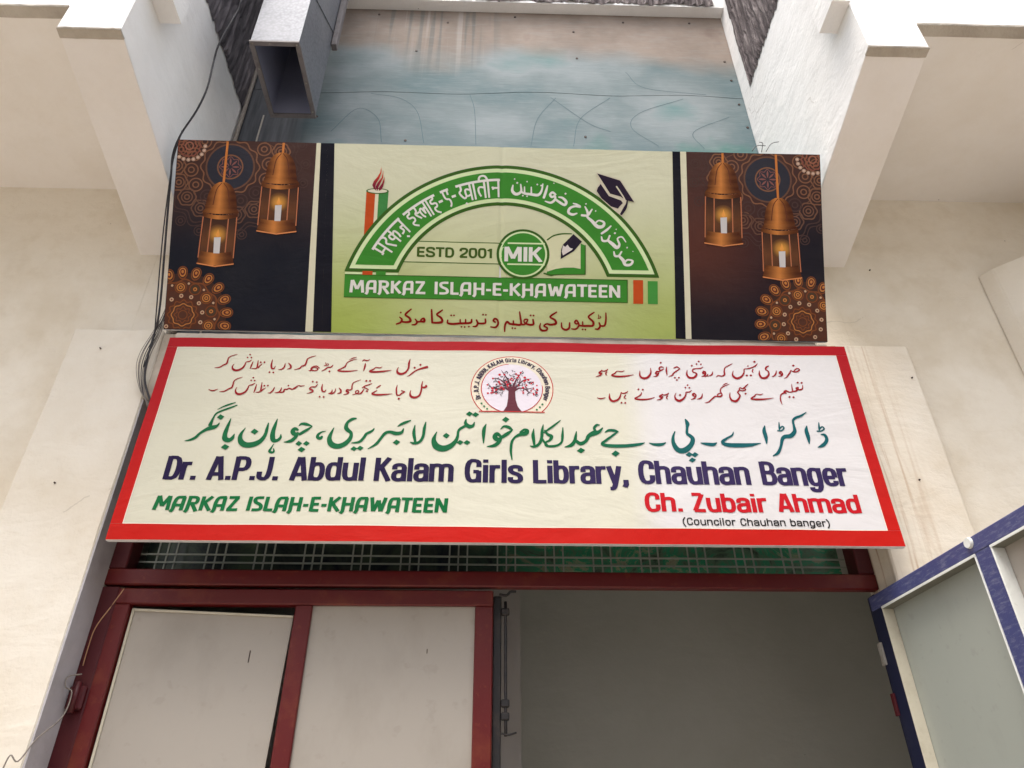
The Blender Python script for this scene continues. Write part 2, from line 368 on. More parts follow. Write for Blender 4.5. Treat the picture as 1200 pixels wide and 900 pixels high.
# beam over the painted backdrop
P_(box('bay_beam', 'white', B, -1.404, 1.411, 2.53, 2.60, 6.10, 6.8))
bm = bmesh.new(); vs = {}
for i in range(91):
    for j in range(9):
        zz = 6.11 + .07*j
        if j == 0: zz = 6.112 + .010*math.sin(i*.35)+random.uniform(-.008, .01)
        vs[i, j] = bm.verts.new((-.25+1.6*i/90, 2.528-random.random()**2*.016, zz))
for i in range(90):
    for j in range(8): bm.faces.new((vs[i, j], vs[i+1, j], vs[i+1, j+1], vs[i, j+1]))
me = bpy.data.meshes.new('rough_beam_face'); bm.to_mesh(me); bm.free(); P_(link('rough_beam_face', me, 'rough', B))
P_(box('roof_slab', 'lintel', B, -6, 6, 2.62, 9, 6.8, 7.0))
for x, z, y in ((1.762, 3.923, 2.556), (-1.62, 3.36, 2.496), (1.735, 3.27, 2.496), (-1.60, 2.75, 2.496), (1.62, 2.80, 2.496)):
    P_(disc('nail_hole', 'screw', B, (x, y, z), (0, -1, 0), .0035, .006, 8))
# room behind the doorway
P_(box('interior_wall', 'room', B, -2.4, 2.9, 3.72, 3.9, 0, 3.3))
P_(box('interior_wall', 'room', B, -2.5, -2.4, 2.8, 4.4, 0, 3.3))
P_(box('interior_wall', 'room', B, 2.9, 3.0, 2.8, 4.4, 0, 3.3))
P_(box('interior_wall', 'room2', B, -.9, .128, 3.25, 3.37, 0, 3.3))
P_(box('interior_ceiling', 'room', B, -2.5, 3.0, 2.8, 4.4, 3.3, 3.4))
P_(box('interior_floor', 'room', B, -2.5, 3.0, 2.641, 4.4, -.1, .002))

# house added across the lane, unseen behind the camera: it closes the lane and keeps the low sky off the door
OH = empty('opposite_house', (0, -3.4, 0), 'unseen beige plastered house added across the narrow lane to hold off low sky', 'house')
at0 = lambda o: (setattr(o, 'location', (0, 3.4, 0)), o)[1]
at0(box('wall', 'white', OH, -12, 12, -4.4, -3.4, 0, 5.2)); at0(box('parapet', 'wall', OH, -12, 12, -3.5, -3.34, 5.2, 5.6))  # wall and parapet of the added unseen house
for x in (-6, -2, 2, 6):
    at0(box('added_window', 'maroon_d', OH, x-.55, x+.55, -3.398, -3.36, 4.0, 5.3)); at0(box('shutter', 'panel', OH, x-.5, x+.5, -3.358, -3.34, 4.05, 5.25))
at0(box('added_shop_door', 'blue_d', OH, -1.2, 1.2, -3.398, -3.35, 0.02, 2.3))

# door frame ------------------------------------------------------------------
DF = P_(link('door_frame', box_me('door_frame', XL+.001, XR-.001, 2.632, 2.668, 2.420, 2.478, .004), 'maroon', B))
def sub(o, par):                 # sub-parts: also modelled in world coordinates
    o.parent = par; o.location = (0, 0, 0); return o
sub(box('jamb', 'maroon_d', None, XL+.001, -1.322, 2.632, 2.72, 0, 2.412, .004), DF)
sub(box('jamb', 'maroon_d', None, XL+.001, -1.322, 2.634, 2.72, 2.478, 3.118, .004), DF)
sub(box('jamb', 'maroon_d', None, 1.362, XR-.001, 2.634, 2.72, 2.478, 3.118, .004), DF)
sub(box('jamb', 'blue_d', None, 1.404, XR-.001, 2.66, 2.71, 0, 2.412, .004), DF)
sub(box('top_rail', 'maroon_d', None, -1.322, 1.362, 2.64, 2.72, 3.05, 3.118, .004), DF)
TG = P_(link('transom_grille', box_me('transom_grille', -1.322, 1.362, 2.765, 2.775, 2.462, 3.11), 'glaze', B))
hb = box_me('grille_bar', -1.322, 1.362, 2.716, 2.7205, -.003, .003)
for z in (2.513+.02, 2.564, 2.66, 2.69, 2.79, 2.82, 2.92, 2.95):
    o = link('grille_bar', hb, 'bar', TG); o.location = (0, 0, z)
vb = box_me('grille_bar', -.0028, .0028, 2.7215, 2.726, 2.478, 3.06)
xg = -1.262
while xg < 1.3:
    for k in range(3):
        o = link('grille_bar', vb, 'bar', TG); o.location = (xg+k*.034, 0, 0)
    xg += .1835
# left leaf, shut -------------------------------------------------------------
LY0, LY1 = 2.636, 2.676
D1 = P_(link('door', box_me('door', -1.345, .008, LY0, LY1, 2.352, 2.408, .004), 'maroon', B))
tag(D1, 'closed maroon door leaf with two off-white panels, the left panel slipped askew')
for x0, x1, mt in ((-1.345, -1.272, 'maroon'), (-.692, -.632, 'maroon'), (-.056, .008, 'maroon')):
    sub(box('stile', mt, None, x0, x1, LY0+.001, LY1-.001, .02, 2.352, .004), D1)
for x0, x1 in ((-1.272, -.692), (-.632, -.056)):
    sub(box('rail', 'maroon', None, x0, x1, LY0+.002, LY1-.002, 1.02, 1.08, .004), D1)
    sub(box('rail', 'maroon', None, x0, x1, LY0+.002, LY1-.002, .02, .10, .004), D1)
    sub(box('panel', 'panel', None, x0, x1, 2.655, 2.663, .10, 1.02), D1)
sub(box('panel', 'panel', None, -.632, -.056, 2.650, 2.658, 1.08, 2.352), D1)
bm = bmesh.new()
def quadbox(bm, c4, y0, y1):
    a = [bm.verts.new((x, y0, z)) for x, z in c4]; b = [bm.verts.new((x, y1, z)) for x, z in c4]
    bm.faces.new(a); bm.faces.new(b[::-1])
    for i in range(4): bm.faces.new((a[i], b[i], b[(i+1) % 4], a[(i+1) % 4]))
TL, TR, BR, BL = (-1.268, 2.341), (-.700, 2.319), (-.735, 1.07), (-1.262, 1.09)
quadbox(bm, [TL, TR, BR, BL], 2.662, 2.668); bmesh.ops.recalc_face_normals(bm, faces=bm.faces[:])
me = bpy.data.meshes.new('panel'); bm.to_mesh(me); bm.free(); pn = link('panel', me, 'panel', None); sub(pn, D1)
tag(pn, 'slipped off-white panel with a black gap above its right end')
bm = bmesh.new()
quadbox(bm, [TL, (TL[0]+.008, TL[1]), (BL[0]+.008, BL[1]), BL], 2.656, 2.6615)
quadbox(bm, [(TL[0]+.009, TL[1]), TR, (TR[0], TR[1]-.007), (TL[0]+.009, TL[1]-.008)], 2.656, 2.6615)
bmesh.ops.recalc_face_normals(bm, faces=bm.faces[:])
me = bpy.data.meshes.new('panel_bead'); bm.to_mesh(me); bm.free(); sub(link('panel_bead', me, 'bead', None), D1)
for x0, x1, z0, z1 in ((-.83, -.827, 2.16, 2.20), (-.22, -.2175, 2.19, 2.205)):
    sub(box('scratch', 'screw', None, x0, x1, 2.6485 if x0 > -.6 else 2.6605, 2.6496 if x0 > -.6 else 2.6618, z0, z1), D1)
sub(box('meeting_strip', 'black', None, .0085, .038, 2.66, 2.69, .02, 2.395, .003), D1)
sub(box('hinge', 'maroon_d', None, -1.378, -1.325, 2.612, 2.634, 2.00, 2.075, .006), D1)
sub(tube('hinge', 'maroon_d', None, [(-1.352, 2.612, 1.99), (-1.352, 2.612, 2.085)], .011), D1)
# tower bolt hanging on the inner edge of the left leaf
BO = empty('tower_bolt', (.052, 2.65, 1.94), 'black iron tower bolt upright beside the meeting edge of the closed maroon leaf', 'bolt')
def at_(o, par):
    o.parent = par; o.location = -Vector(par.location); return o
at_(tube('bolt_rod', 'black', None, [(.054, 2.652, 1.93), (.053, 2.652, 2.15), (.052, 2.652, 2.372)], .0055), BO)
for z in (1.99, 2.03, 2.335):
    at_(box('bolt_bracket', 'black', None, .038, .066, 2.642, 2.662, z-.012, z+.012, .003), BO)
at_(tube('bolt_handle', 'black', None, [(.040, 2.65, 1.938), (.062, 2.648, 1.934), (.088, 2.63, 1.938)], .003), BO)
at_(tube('bolt_hook', 'black', None, [(.03, 2.648, 2.398), (.055, 2.646, 2.393), (.07, 2.645, 2.406), (.09, 2.645, 2.407)], .0045), BO)
# right leaf, swung open towards the lane -------------------------------------
HX, HY = 1.362, 2.618
ang = math.atan2(-.996, .091)                      # local +X runs along the leaf, away from the hinge
D2 = bpy.data.objects.new('door', box_me('door', 0, 1.355, 0, .040, 2.334, 2.384, .003)); COL.objects.link(D2)
D2.data.materials.append(M['blue']); D2.parent = B
D2.location = (HX-B.location.x, HY-B.location.y, 0); D2.rotation_euler = (0, 0, ang)
tag(D2, 'blue framed door leaf swung open towards the lane at the right, grey panels')
def d2(name, mat, *a, bev=.002, label=None):
    o = link(name, box_me(name, *a, bev), mat, D2); return tag(o, label)
d2('stile', 'blue_d', 0, .064, .001, .039, .02, 2.334)
d2('stile', 'blue', .578, .645, .001, .039, .02, 2.334)
d2('stile', 'blue', 1.29, 1.355, .001, .039, .02, 2.334)
for x0, x1, bm_, in ((.064, .578, 'bead'), (.645, 1.29, 'beadw')):
    d2('rail', 'blue', x0, x1, .002, .038, 1.02, 1.08)
    d2('rail', 'blue', x0, x1, .002, .038, .02, .10)
    d2('panel', 'panel_g' if x0 < .1 else 'panel', x0-.01, x1+.01, .0405, .046, .04, 2.36, bev=0)
    d2('panel_bead', bm_, x0+.0005, x0+.006, -.0015, .0395, 1.08, 2.326, bev=.001)
    d2('panel_bead', 'beadw', x1-.005, x1-.0005, -.0015, .0395, 1.08, 2.326, bev=.001)
    d2('panel_bead', 'beadg', x0+.0005, x1-.0005, .002, .0395, 2.3265, 2.3335, bev=.001)
    d2('panel_bead', 'beadw', x0+.0005, x1-.0005, -.0016, .0018, 2.3265, 2.3335, bev=0)
d2('hinge', 'hinge', -.010, .012, -.008, -.0005, 2.15, 2.225, bev=.001)
d2('latch_plate', 'maroon_d', -.012, .006, -.008, -.0005, 1.99, 2.06, bev=.001)
o = disc('round_stop', 'beadw', D2, (.574, -.005, 2.368), (0, -1, 0), .017, .008, 20)

# splayed corner of the next wall at the right edge
nb = prism_z('splayed_wall', 'pil', None, [(2.268, 2.559), (2.303, 2.50), (2.95, 1.90), (3.6, 2.0), (3.6, 2.559)], 0, 3.895, .005)
tag(nb, 'beige splayed corner wall at the right edge beyond the open blue door', 'wall')

# ------------------------------------------------------------------ painted backdrop board
MU = empty('painted_backdrop', (0, 2.6, 3.45), 'weathered teal and brown painted backdrop board high in the bay above the signs', 'painted board')
def crackz(x): return 5.262 + .018*math.sin(x*2.1+.5) + .01*math.sin(x*7.3) + (.03*max(0, x-.7))
NX = 60
for part, zf0, zf1 in (('board', lambda x: 3.45, lambda x: crackz(x)-.0022), ('board', lambda x: crackz(x)+.0022, lambda x: 6.098)):
    bm = bmesh.new(); rows = []
    for y in (2.598, 2.612):
        rows.append([[bm.verts.new((-1.403+2.814*i/NX, y, z(-1.403+2.814*i/NX))) for i in range(NX+1)] for z in (zf0, zf1)])
    (f0, f1), (b0, b1) = rows
    for i in range(NX):
        bm.faces.new((f0[i], f0[i+1], f1[i+1], f1[i])); bm.faces.new((f1[i], f1[i+1], b1[i+1], b1[i])); bm.faces.new((b0[i+1], b0[i], b1[i], b1[i+1])); bm.faces.new((b0[i], b0[i+1], f0[i+1], f0[i]))
    me = bpy.data.meshes.new(part); bm.to_mesh(me); bm.free(); at_(link(part, me, 'mural', None), MU)
for x, z in ((-0.492, 5.663), (0.462, 5.903), (0.469, 5.625), (-0.494, 4.838), (0.479, 4.9), (1.36, 5.627), (1.37, 5.441), (1.377, 5.216), (1.389, 5.011), (0.78, 6.02), (-0.318, 5.97), (-0.994, 5.023), (-.75, 6.04), (.1, 6.05), (1.2, 6.03)):
    at_(disc('screw', 'screw', None, (x, 2.5965, z), (0, -1, 0), .008, .004, 10), MU)
for pts in ([(-.90, 4.9), (-0.78, 5.10), (-.66, 5.02), (-.62, 4.82)], [(-.72, 5.24), (-0.55, 5.2), (-0.446, 5.08), (-0.394, 4.82)], [(-0.16, 5.25), (-0.13, 5.107), (-0.115, 4.816)], [(0.33, 5.24), (0.221, 5.044), (0.18, 4.812)], [(0.64, 5.25), (0.459, 5.053), (0.41, 4.819)],
            [(0.873, 4.835), (0.74, 4.985), (0.80, 5.12), (1.06, 5.255)], [(.30, 5.24), (.5, 5.02), (.62, 4.95)], [(.75, 5.5), (.85, 5.35), (1.2, 5.3)], [(1.12, 4.82), (1.08, 4.96), (1.3, 5.1)]):
    bm = bmesh.new(); P = catmull([(x, 0, z) for x, z in pts], 8); L = []
    for i, p in enumerate(P):
        tt = (P[min(i+1, len(P)-1)]-P[max(i-1, 0)]).normalized(); nn = Vector((-tt.z, 0, tt.x))*.0016
        L.append((bm.verts.new((p.x+nn.x, 2.5972, p.z+nn.z)), bm.verts.new((p.x-nn.x, 2.5972, p.z-nn.z))))
    for a, b in zip(L, L[1:]): bm.faces.new((a[0], a[1], b[1], b[0]))
    me = bpy.data.meshes.new('painted_arc'); bm.to_mesh(me); bm.free(); at_(link('painted_arc', me, 'faint', None), MU)

at_(box('batten', 'panel', None, -1.284, -1.276, 2.592, 2.5975, 3.46, 5.02, .001), MU)
# ------------------------------------------------------------------ duct
DU = empty('sheet_metal_duct', (-1.02, 2.165, 4.70), 'galvanised square sheet metal duct hanging open-ended above the left lantern', 'duct')
dx0, dx1, dy0, dy1, dz = -1.128, -.910, 1.968, 2.362, 4.703
bm = bmesh.new()
o_ = [(dx0, dy0), (dx1, dy0), (dx1, dy1), (dx0, dy1)]; i_ = [(dx0+.006, dy0+.006), (dx1-.006, dy0+.006), (dx1-.006, dy1-.006), (dx0+.006, dy1-.006)]
lv = [[bm.verts.new((x+random.uniform(-.003, .003)*(k in (1, 2)), y, z)) for x, y in o_] for k, z in enumerate((dz, 5.1, 5.5, 6.7))]
for A, Bq in zip(lv, lv[1:]):
    for j in range(4): bm.faces.new((A[j], A[(j+1) % 4], Bq[(j+1) % 4], Bq[j]))
bmesh.ops.recalc_face_normals(bm, faces=bm.faces[:])
me = bpy.data.meshes.new('duct_wall'); bm.to_mesh(me); bm.free(); at_(link('duct_wall', me, 'galv', None), DU)
bm = bmesh.new()
lv = [[bm.verts.new((x, y, z)) for x, y in i_] for z in (dz, 6.7)]
for j in range(4): bm.faces.new((lv[0][j], lv[0][(j+1) % 4], lv[1][(j+1) % 4], lv[1][j]))
bm.faces.new(lv[1])
me = bpy.data.meshes.new('duct_lining'); bm.to_mesh(me); bm.free(); at_(link('duct_lining', me, 'duct_in', None), DU)
fw = .016
for a in ((dx0-.004, dx1+.004, dy0-.006, dy0+fw), (dx0-.004, dx1+.004, dy1-fw, dy1+.006), (dx0-.006, dx0+fw, dy0+fw, dy1-fw), (dx1-fw, dx1+.006, dy0+fw, dy1-fw)):
    at_(box('duct_flange', 'flange', None, a[0], a[1], a[2], a[3], dz-.004, dz+.008, .001), DU)
for x, y in ((dx0+.01, dy0+.005), (-1.04, dy0+.005), (dx1-.008, dy0+.008), (dx1-.005, 2.17), (dx1-.006, 2.33), (dx0+.008, 2.1)):
    at_(disc('rivet', 'hinge', None, (x, y, dz-.005), (0, 0, -1), .0042, .003, 8), DU)
at_(box('duct_seam', 'galv', None, dx1-.004, dx1+.003, dy0-.003, dy0+.004, dz+.01, 6.7), DU)
bm = bmesh.new()
tube_bm(bm, [(dx1+.001, dy0+.02, 5.15), (dx1+.001, dy1-.01, 5.42)], .0025, 1, 6)
me = bpy.data.meshes.new('crease'); bm.to_mesh(me); bm.free(); at_(link('crease', me, 'galv', None), DU)
at_(box('hanger_strap', 'flange', None, dx1+.001, dx1+.03, dy1-.02, dy1+.02, 5.30, 6.6, .003), DU)

# ------------------------------------------------------------------ printed signs
def warpL(u, v): return .0026*math.sin(u*5.3+1)*math.sin(v*4+.5) + .0011*math.sin(u*17+v*9) + .0007*math.sin(v*23+u*3)
def warpU(u, v):
    w = .0018*math.sin(u*4.1+2)*math.sin(v*5) + .0009*math.sin(u*13+v*7)
    return w + .0035*math.exp(-((u-.003)/.010)**2)
class Print:
    """flat print on a sign: faces with a colour per corner, laid over the sheet in thin layers"""
    def __init__(s, warp): s.v = []; s.f = []; s.c = []; s.w = warp; s.k = 0
    def vert(s, u, v, d, c):
        s.v.append((u, s.w(u, v)-d, v)); s.c.append(c); return len(s.v)-1
    def d(s, layer):
        s.k += 1; return .0004*layer + .00004*(s.k % 9)
    def poly(s, pts, col, layer=1):
        d = s.d(layer); cf = col if callable(col) else (lambda u, v: col)
        ids = [s.vert(u, v, d, cf(u, v)) for u, v in pts]
        for tri in tessellate_polygon([[Vector((u, v, 0)) for u, v in pts]]): s.f.append([ids[i] for i in tri])
    def grid(s, fn, nu, nv, col, layer=1):
        d = s.d(layer); cf = col if callable(col) else (lambda u, v: col); ids = {}
        for i in range(nu+1):
            for j in range(nv+1):
                u, v = fn(i/nu, j/nv); ids[i, j] = s.vert(u, v, d, cf(u, v))
        for i in range(nu):
            for j in range(nv): s.f.append([ids[i, j], ids[i+1, j], ids[i+1, j+1], ids[i, j+1]])
    def rect(s, u0, u1, v0, v1, col, layer=1, step=.03):
        nu = max(1, int(abs(u1-u0)/step)); nv = max(1, int(abs(v1-v0)/.05))
        s.grid(lambda a, b: (u0+(u1-u0)*a, v0+(v1-v0)*b), nu, nv, col, layer)
    def strip(s, L, Rr, col, layer=1):
        d = s.d(layer); cf = col if callable(col) else (lambda u, v: col)
        a = [s.vert(u, v, d, cf(u, v)) for u, v in L]; b = [s.vert(u, v, d, cf(u, v)) for u, v in Rr]
        for i in range(len(a)-1): s.f.append([a[i], b[i], b[i+1], a[i+1]])
    def stroke(s, pts, col, layer=1, smooth=True, k=4):
        P = catmull([(u, v, w) for u, v, w in pts], k) if smooth and len(pts) > 2 else [Vector(p) for p in pts]
        if len(P) == 2: P = [P[0], (P[0]+P[1])/2, P[1]]
        L, Q = [], []
        for i, p in enumerate(P):
            a = P[max(i-1, 0)]; b = P[min(i+1, len(P)-1)]
            t = Vector((b.x-a.x, b.y-a.y)); t = t.normalized() if t.length > 1e-9 else Vector((1, 0))
            w = max(p.z, .0006)/2; L.append((p.x-t.y*w, p.y+t.x*w)); Q.append((p.x+t.y*w, p.y-t.x*w))
        # rounded ends
        def cap(i, sgn):
            p = P[i]; a = P[i+sgn]; t = Vector((p.x-a.x, p.y-a.y)); t = t.normalized() if t.length > 1e-9 else Vector((1, 0))
            w = max(p.z, .0006)/2; q = (p.x+t.x*w*.55, p.y+t.y*w*.55); n = (-t.y*w*.62, t.x*w*.62)
            return (q[0]+n[0], q[1]+n[1]), (q[0]-n[0], q[1]-n[1])
        a, b = cap(-1, -1); L.append(a); Q.append(b)
        b, a = cap(0, 1); L.insert(0, a); Q.insert(0, b)
        s.strip(L, Q, col, layer)
    def nib(s, pts, col, a, b, tf, layer=1, chai=2):
        P = [Vector(p) for p in pts]
        for _ in range(chai):
            if len(P) < 3: break
            N = [P[0]]
            for i in range(len(P)-1):
                p, q = P[i], P[i+1]
                if i > 0: N.append(p*.75+q*.25)
                if i < len(P)-2: N.append(p*.25+q*.75)
            N.append(P[-1]); P = N
        L, Q = [], []
        for i, p in enumerate(P):
            if 0 < i < len(P)-1:
                t1 = (p-P[i-1]).normalized(); t2 = (P[i+1]-p).normalized(); t = (t1+t2).normalized()
                ml = 1/max(.35, t.dot(t1)) if chai == 0 else 1
            else: t = (P[min(i+1, len(P)-1)]-P[max(i-1, 0)]).normalized(); ml = 1
            n = Vector((-t.y, t.x)); h = math.sqrt((a*n.x)**2+(b*n.y)**2)
            off = n*h*ml if chai == 0 else Vector((a*a*n.x, b*b*n.y))/max(h, 1e-6)
            L.append(tf(p.x+off.x, p.y+off.y)); Q.append(tf(p.x-off.x, p.y-off.y))
        s.strip(L, Q, col, layer)
    def circle(s, c, r, col, layer=1, n=32, ry=None):
        ry = ry or r
        if r > .03:                                # big discs follow the sheet, so they need inner points
            s.grid(lambda a, b: (c[0]+r*b*math.cos(2*math.pi*a), c[1]+ry*b*math.sin(2*math.pi*a)), max(n, 48), 8, col, layer); return
        s.poly([(c[0]+r*math.cos(2*math.pi*i/n), c[1]+ry*math.sin(2*math.pi*i/n)) for i in range(n)], col, layer)
    def ring(s, c, r, w, col, layer=1, a0=0, a1=360, n=40, wob=0, nw=8, clip=None):
        L, Q = [], []
        for i in range(n+1):
            q = R(a0+(a1-a0)*i/n); rr = r*(1+wob*math.cos(nw*q))
            for lst, k in ((L, rr+w/2), (Q, rr-w/2)):
                u, v = c[0]+k*math.cos(q), c[1]+k*math.sin(q)
                if clip: u = min(max(u, clip[0]), clip[1]); v = min(max(v, clip[2]), clip[3])
                lst.append((u, v))
        s.strip(L, Q, col, layer)
    def build(s, name, parent, label=None, mat='print'):
        me = bpy.data.meshes.new(name); me.from_pydata(s.v, [], s.f); me.update()
        ca = me.color_attributes.new('Col', 'FLOAT_COLOR', 'POINT')
        for i, c in enumerate(s.c): ca.data[i].color = c
        bm = bmesh.new(); bm.from_mesh(me)          # faces look towards the viewer
        for f in bm.faces:
            f.normal_update()
            if f.normal.y > 0: f.normal_flip()
        bm.to_mesh(me); bm.free()
        o = link(name, me, mat, parent); return tag(o, label)
def traced(pr, data, col, layer=3, wk=1.0):
    for ln in data.splitlines():
        if ln.startswith('D'):
            pr.poly([tuple(int(a)/1e4 for a in q.split(',')) for q in ln[1:].split()], col, layer)
        else:
            pr.stroke([tuple(int(a)/1e4*(wk if i == 2 else 1) for i, a in enumerate(q.split(','))) for q in ln.split()], col, layer)
# heavy condensed sans, drawn as pen strokes: (advance, [(kind, points)]) ; kind c = rounded, l = mitred
def g(adv, *st): return adv, [(s[0], [tuple(float(x) for x in q.split(',')) for q in s[2:].split()]) for s in st]
HC = {
 'D': g(.5, 'l .085,0 .085,1', 'c .085,.94 .415,.94 .415,.06 .085,.06'), 'B': g(.5, 'l .085,0 .085,1', 'c .085,.94 .39,.94 .39,.53 .085,.53', 'c .085,.53 .415,.53 .415,.06 .085,.06'),
 'P': g(.49, 'l .085,0 .085,1', 'c .085,.94 .41,.94 .41,.45 .085,.45'), 'C': g(.5, 'c .415,.64 .415,.94 .085,.94 .085,.06 .415,.06 .415,.37'),
 'G': g(.52, 'c .42,.66 .42,.94 .085,.94 .085,.06 .4,.06 .42,.3', 'l .42,0 .42,.5', 'l .26,.46 .42,.46'), 'J': g(.45, 'c .36,1 .36,.06 .075,.06 .075,.36'),
 'A': g(.53, 'l .08,0 .235,1', 'l .45,0 .295,1', 'l .15,.25 .38,.25'), 'K': g(.52, 'l .085,0 .085,1', 'l .43,1 .14,.47', 'l .2,.6 .45,0'),
 'L': g(.43, 'l .085,0 .085,1', 'l .085,.062 .41,.062'), 'Z': g(.48, 'l .05,.938 .36,.938', 'l .38,.95 .1,.05', 'l .08,.062 .44,.062'),
 'M': g(.68, 'l .085,0 .085,1', 'l .11,1 .33,.2', 'l .55,1 .33,.2', 'l .575,0 .575,1'), 'I': g(.2, 'l .095,0 .095,1'), 'U': g(.5, 'c .085,1 .085,.06 .415,.06 .415,1'),
 'h': g(.48, 'l .085,0 .085,1', 'c .085,.55 .12,.7 .39,.7 .39,.4 .39,0'), 'n': g(.48, 'l .085,0 .085,.76', 'c .085,.55 .12,.7 .39,.7 .39,.4 .39,0'),
 'm': g(.75, 'l .085,0 .085,.76', 'c .085,.55 .12,.7 .375,.7 .375,.4 .375,0', 'c .375,.55 .41,.7 .665,.7 .665,.4 .665,0'),
 'u': g(.48, 'c .085,.76 .085,.06 .35,.06 .39,.2', 'l .39,0 .39,.76'), 'a': g(.47, 'c .09,.5 .09,.7 .38,.7 .38,.4 .38,0', 'c .38,.42 .08,.40 .08,.06 .33,.06 .38,.2'),
 'b': g(.48, 'l .085,0 .085,1', 'c .085,.56 .14,.7 .39,.7 .39,.06 .14,.06 .085,.2'), 'd': g(.48, 'l .39,0 .39,1', 'c .39,.56 .34,.7 .085,.7 .085,.06 .34,.06 .39,.2'),
 'e': g(.47, 'l .085,.36 .38,.36', 'c .38,.36 .38,.7 .085,.7 .085,.06 .38,.06 .38,.22'), 'g': g(.48, 'c .39,.76 .39,-.2 .1,-.2 .09,-.06', 'c .39,.56 .34,.7 .085,.7 .085,.06 .34,.06 .39,.2'),
 'i': g(.2, 'l .095,0 .095,.76', 'l .095,.86 .095,1'), 'l': g(.2, 'l .095,0 .095,1'), 'r': g(.34, 'l .085,0 .085,.76', 'c .085,.5 .12,.69 .32,.69'),
 's': g(.45, 'c .37,.5 .37,.7 .08,.7 .08,.46 .37,.34 .37,.06 .08,.06 .08,.25'), 'y': g(.46, 'l .07,.76 .235,.02', 'c .39,.76 .26,.05 .2,-.2 .08,-.2'),
 'E': g(.46, 'l .085,0 .085,1', 'l .085,.93 .42,.93', 'l .085,.5 .39,.5', 'l .085,.07 .42,.07'), 'S': g(.5, 'c .42,.7 .42,.94 .08,.94 .08,.56 .43,.46 .43,.06 .07,.06 .07,.3'),
 'T': g(.48, 'l .02,.93 .46,.93', 'l .24,.93 .24,0'), '2': g(.5, 'c .08,.66 .08,.94 .42,.94 .42,.55 .1,.2 .09,.02', 'l .05,.07 .44,.07'), '0': g(.5, 'c .25,.94 .08,.94 .08,.06 .42,.06 .42,.94 .25,.94'),
 '1': g(.36, 'l .22,0 .22,1', 'l .06,.74 .22,.94'), 'o': g(.47, 'c .235,.7 .085,.7 .085,.06 .385,.06 .385,.7 .235,.7'), 'c': g(.44, 'c .37,.48 .37,.7 .085,.7 .085,.06 .37,.06 .37,.28'),
 '(': g(.28, 'c .22,1.04 .06,.7 .06,.15 .22,-.2'), ')': g(.28, 'c .06,1.04 .22,.7 .22,.15 .06,-.2'),
 '.': g(.22, 'l .11,0 .11,.17'), ',': g(.22, 'l .11,.17 .11,0', 'l .13,.02 .06,-.14'), ' ': (.2, []), '-': g(.3, 'l .04,.4 .26,.4')}
MK = {
 'M': g(.86, 'l .10,0 .15,1', 'l .17,1 .42,.28', 'l .68,1 .43,.28', 'l .69,1 .75,0'), 'A': g(.70, 'c .06,-.12 .15,.06 .12,.5 .2,.92 .42,.93 .60,.93', 'l .55,.93 .55,0', 'l .14,.36 .55,.36'),
 'R': g(.68, 'c .05,-.12 .15,.03 .14,.9', 'c .04,.93 .54,.95 .54,.5 .24,.5', 'l .3,.5 .6,-.06'), 'K': g(.66, 'l .13,0 .13,1', 'l .56,1 .2,.5', 'l .24,.56 .58,0'),
 'Z': g(.64, 'l .05,.93 .56,.93', 'l .5,.93 .13,.07', 'l .06,.07 .60,.07'), 'I': g(.27, 'l .13,0 .13,1'), 'S': g(.56, 'c .50,.93 .1,.93 .1,.6 .46,.42 .46,.07 .04,.07'),
 'L': g(.52, 'l .13,1 .13,0', 'l .13,.07 .49,.07'), 'H': g(.68, 'c .04,-.14 .14,0 .13,.3 .13,1', 'l .13,.5 .54,.5', 'l .55,1 .55,0'), '-': g(.34, 'l .04,.42 .30,.42'),
 'E': g(.56, 'l .13,0 .13,1', 'l .13,.93 .51,.93', 'l .13,.5 .47,.5', 'l .13,.07 .51,.07'), 'W': g(.88, 'l .10,1 .25,.03', 'l .27,.03 .44,.8', 'l .46,.8 .61,.03', 'l .63,.03 .78,1'),
 'T': g(.54, 'l .0,.93 .54,.93', 'l .27,.93 .27,0'), 'N': g(.68, 'l .12,0 .12,1', 'l .13,.95 .54,.05', 'l .55,0 .55,1'), ' ': (.3, [])}
def word(pr, font, text, u0, u1, v, h, col, a=.088, b=.062, slant=0, layer=3, tf=None, wd=None):
    adv = [font[ch][0] for ch in text]; tot = sum(adv)-.03; k = (u1-u0)/tot; x = 0
    for ch, ad in zip(text, adv):
        for kind, pts in font[ch][1]:
            T = tf or (lambda px, py: (px, py))
            aa = a*(h*1.0)/k if wd is None else wd
            F = (lambda px, py, x=x: T(u0+(x+px)*k+slant*py*h, v+py*h))
            if kind == 'c': pr.nib(pts, col, aa, b, F, layer, 2)
            else: pr.nib(pts, col, aa, b, F, layer, 0)
        x += ad
def inter(text, name, parent, u0, u1, v, h, col, warp, off=0.0012, layer=3, label=None):
    """plain grotesque lettering from Blender's own font, turned into a mesh laid on the sheet"""
    cu = bpy.data.curves.new('t', 'FONT'); cu.body = text; cu.size = h/.727; cu.offset = off; cu.resolution_u = 3
    to = bpy.data.objects.new('t', cu); COL.objects.link(to); bpy.context.view_layer.update()
    me0 = to.to_mesh(); xs = [v_.co.x for v_ in me0.vertices]; x0, x1 = min(xs), max(xs)
    pr = Print(warp); d = .0006*layer
    for v_ in me0.vertices: pr.vert(u0+(v_.co.x-x0)/(x1-x0)*(u1-u0), v+v_.co.y, d, col)
    pr.f = [list(p.vertices) for p in me0.polygons]
    to.to_mesh_clear(); bpy.data.objects.remove(to); bpy.data.curves.remove(cu)
    return pr.build(name, parent, label)

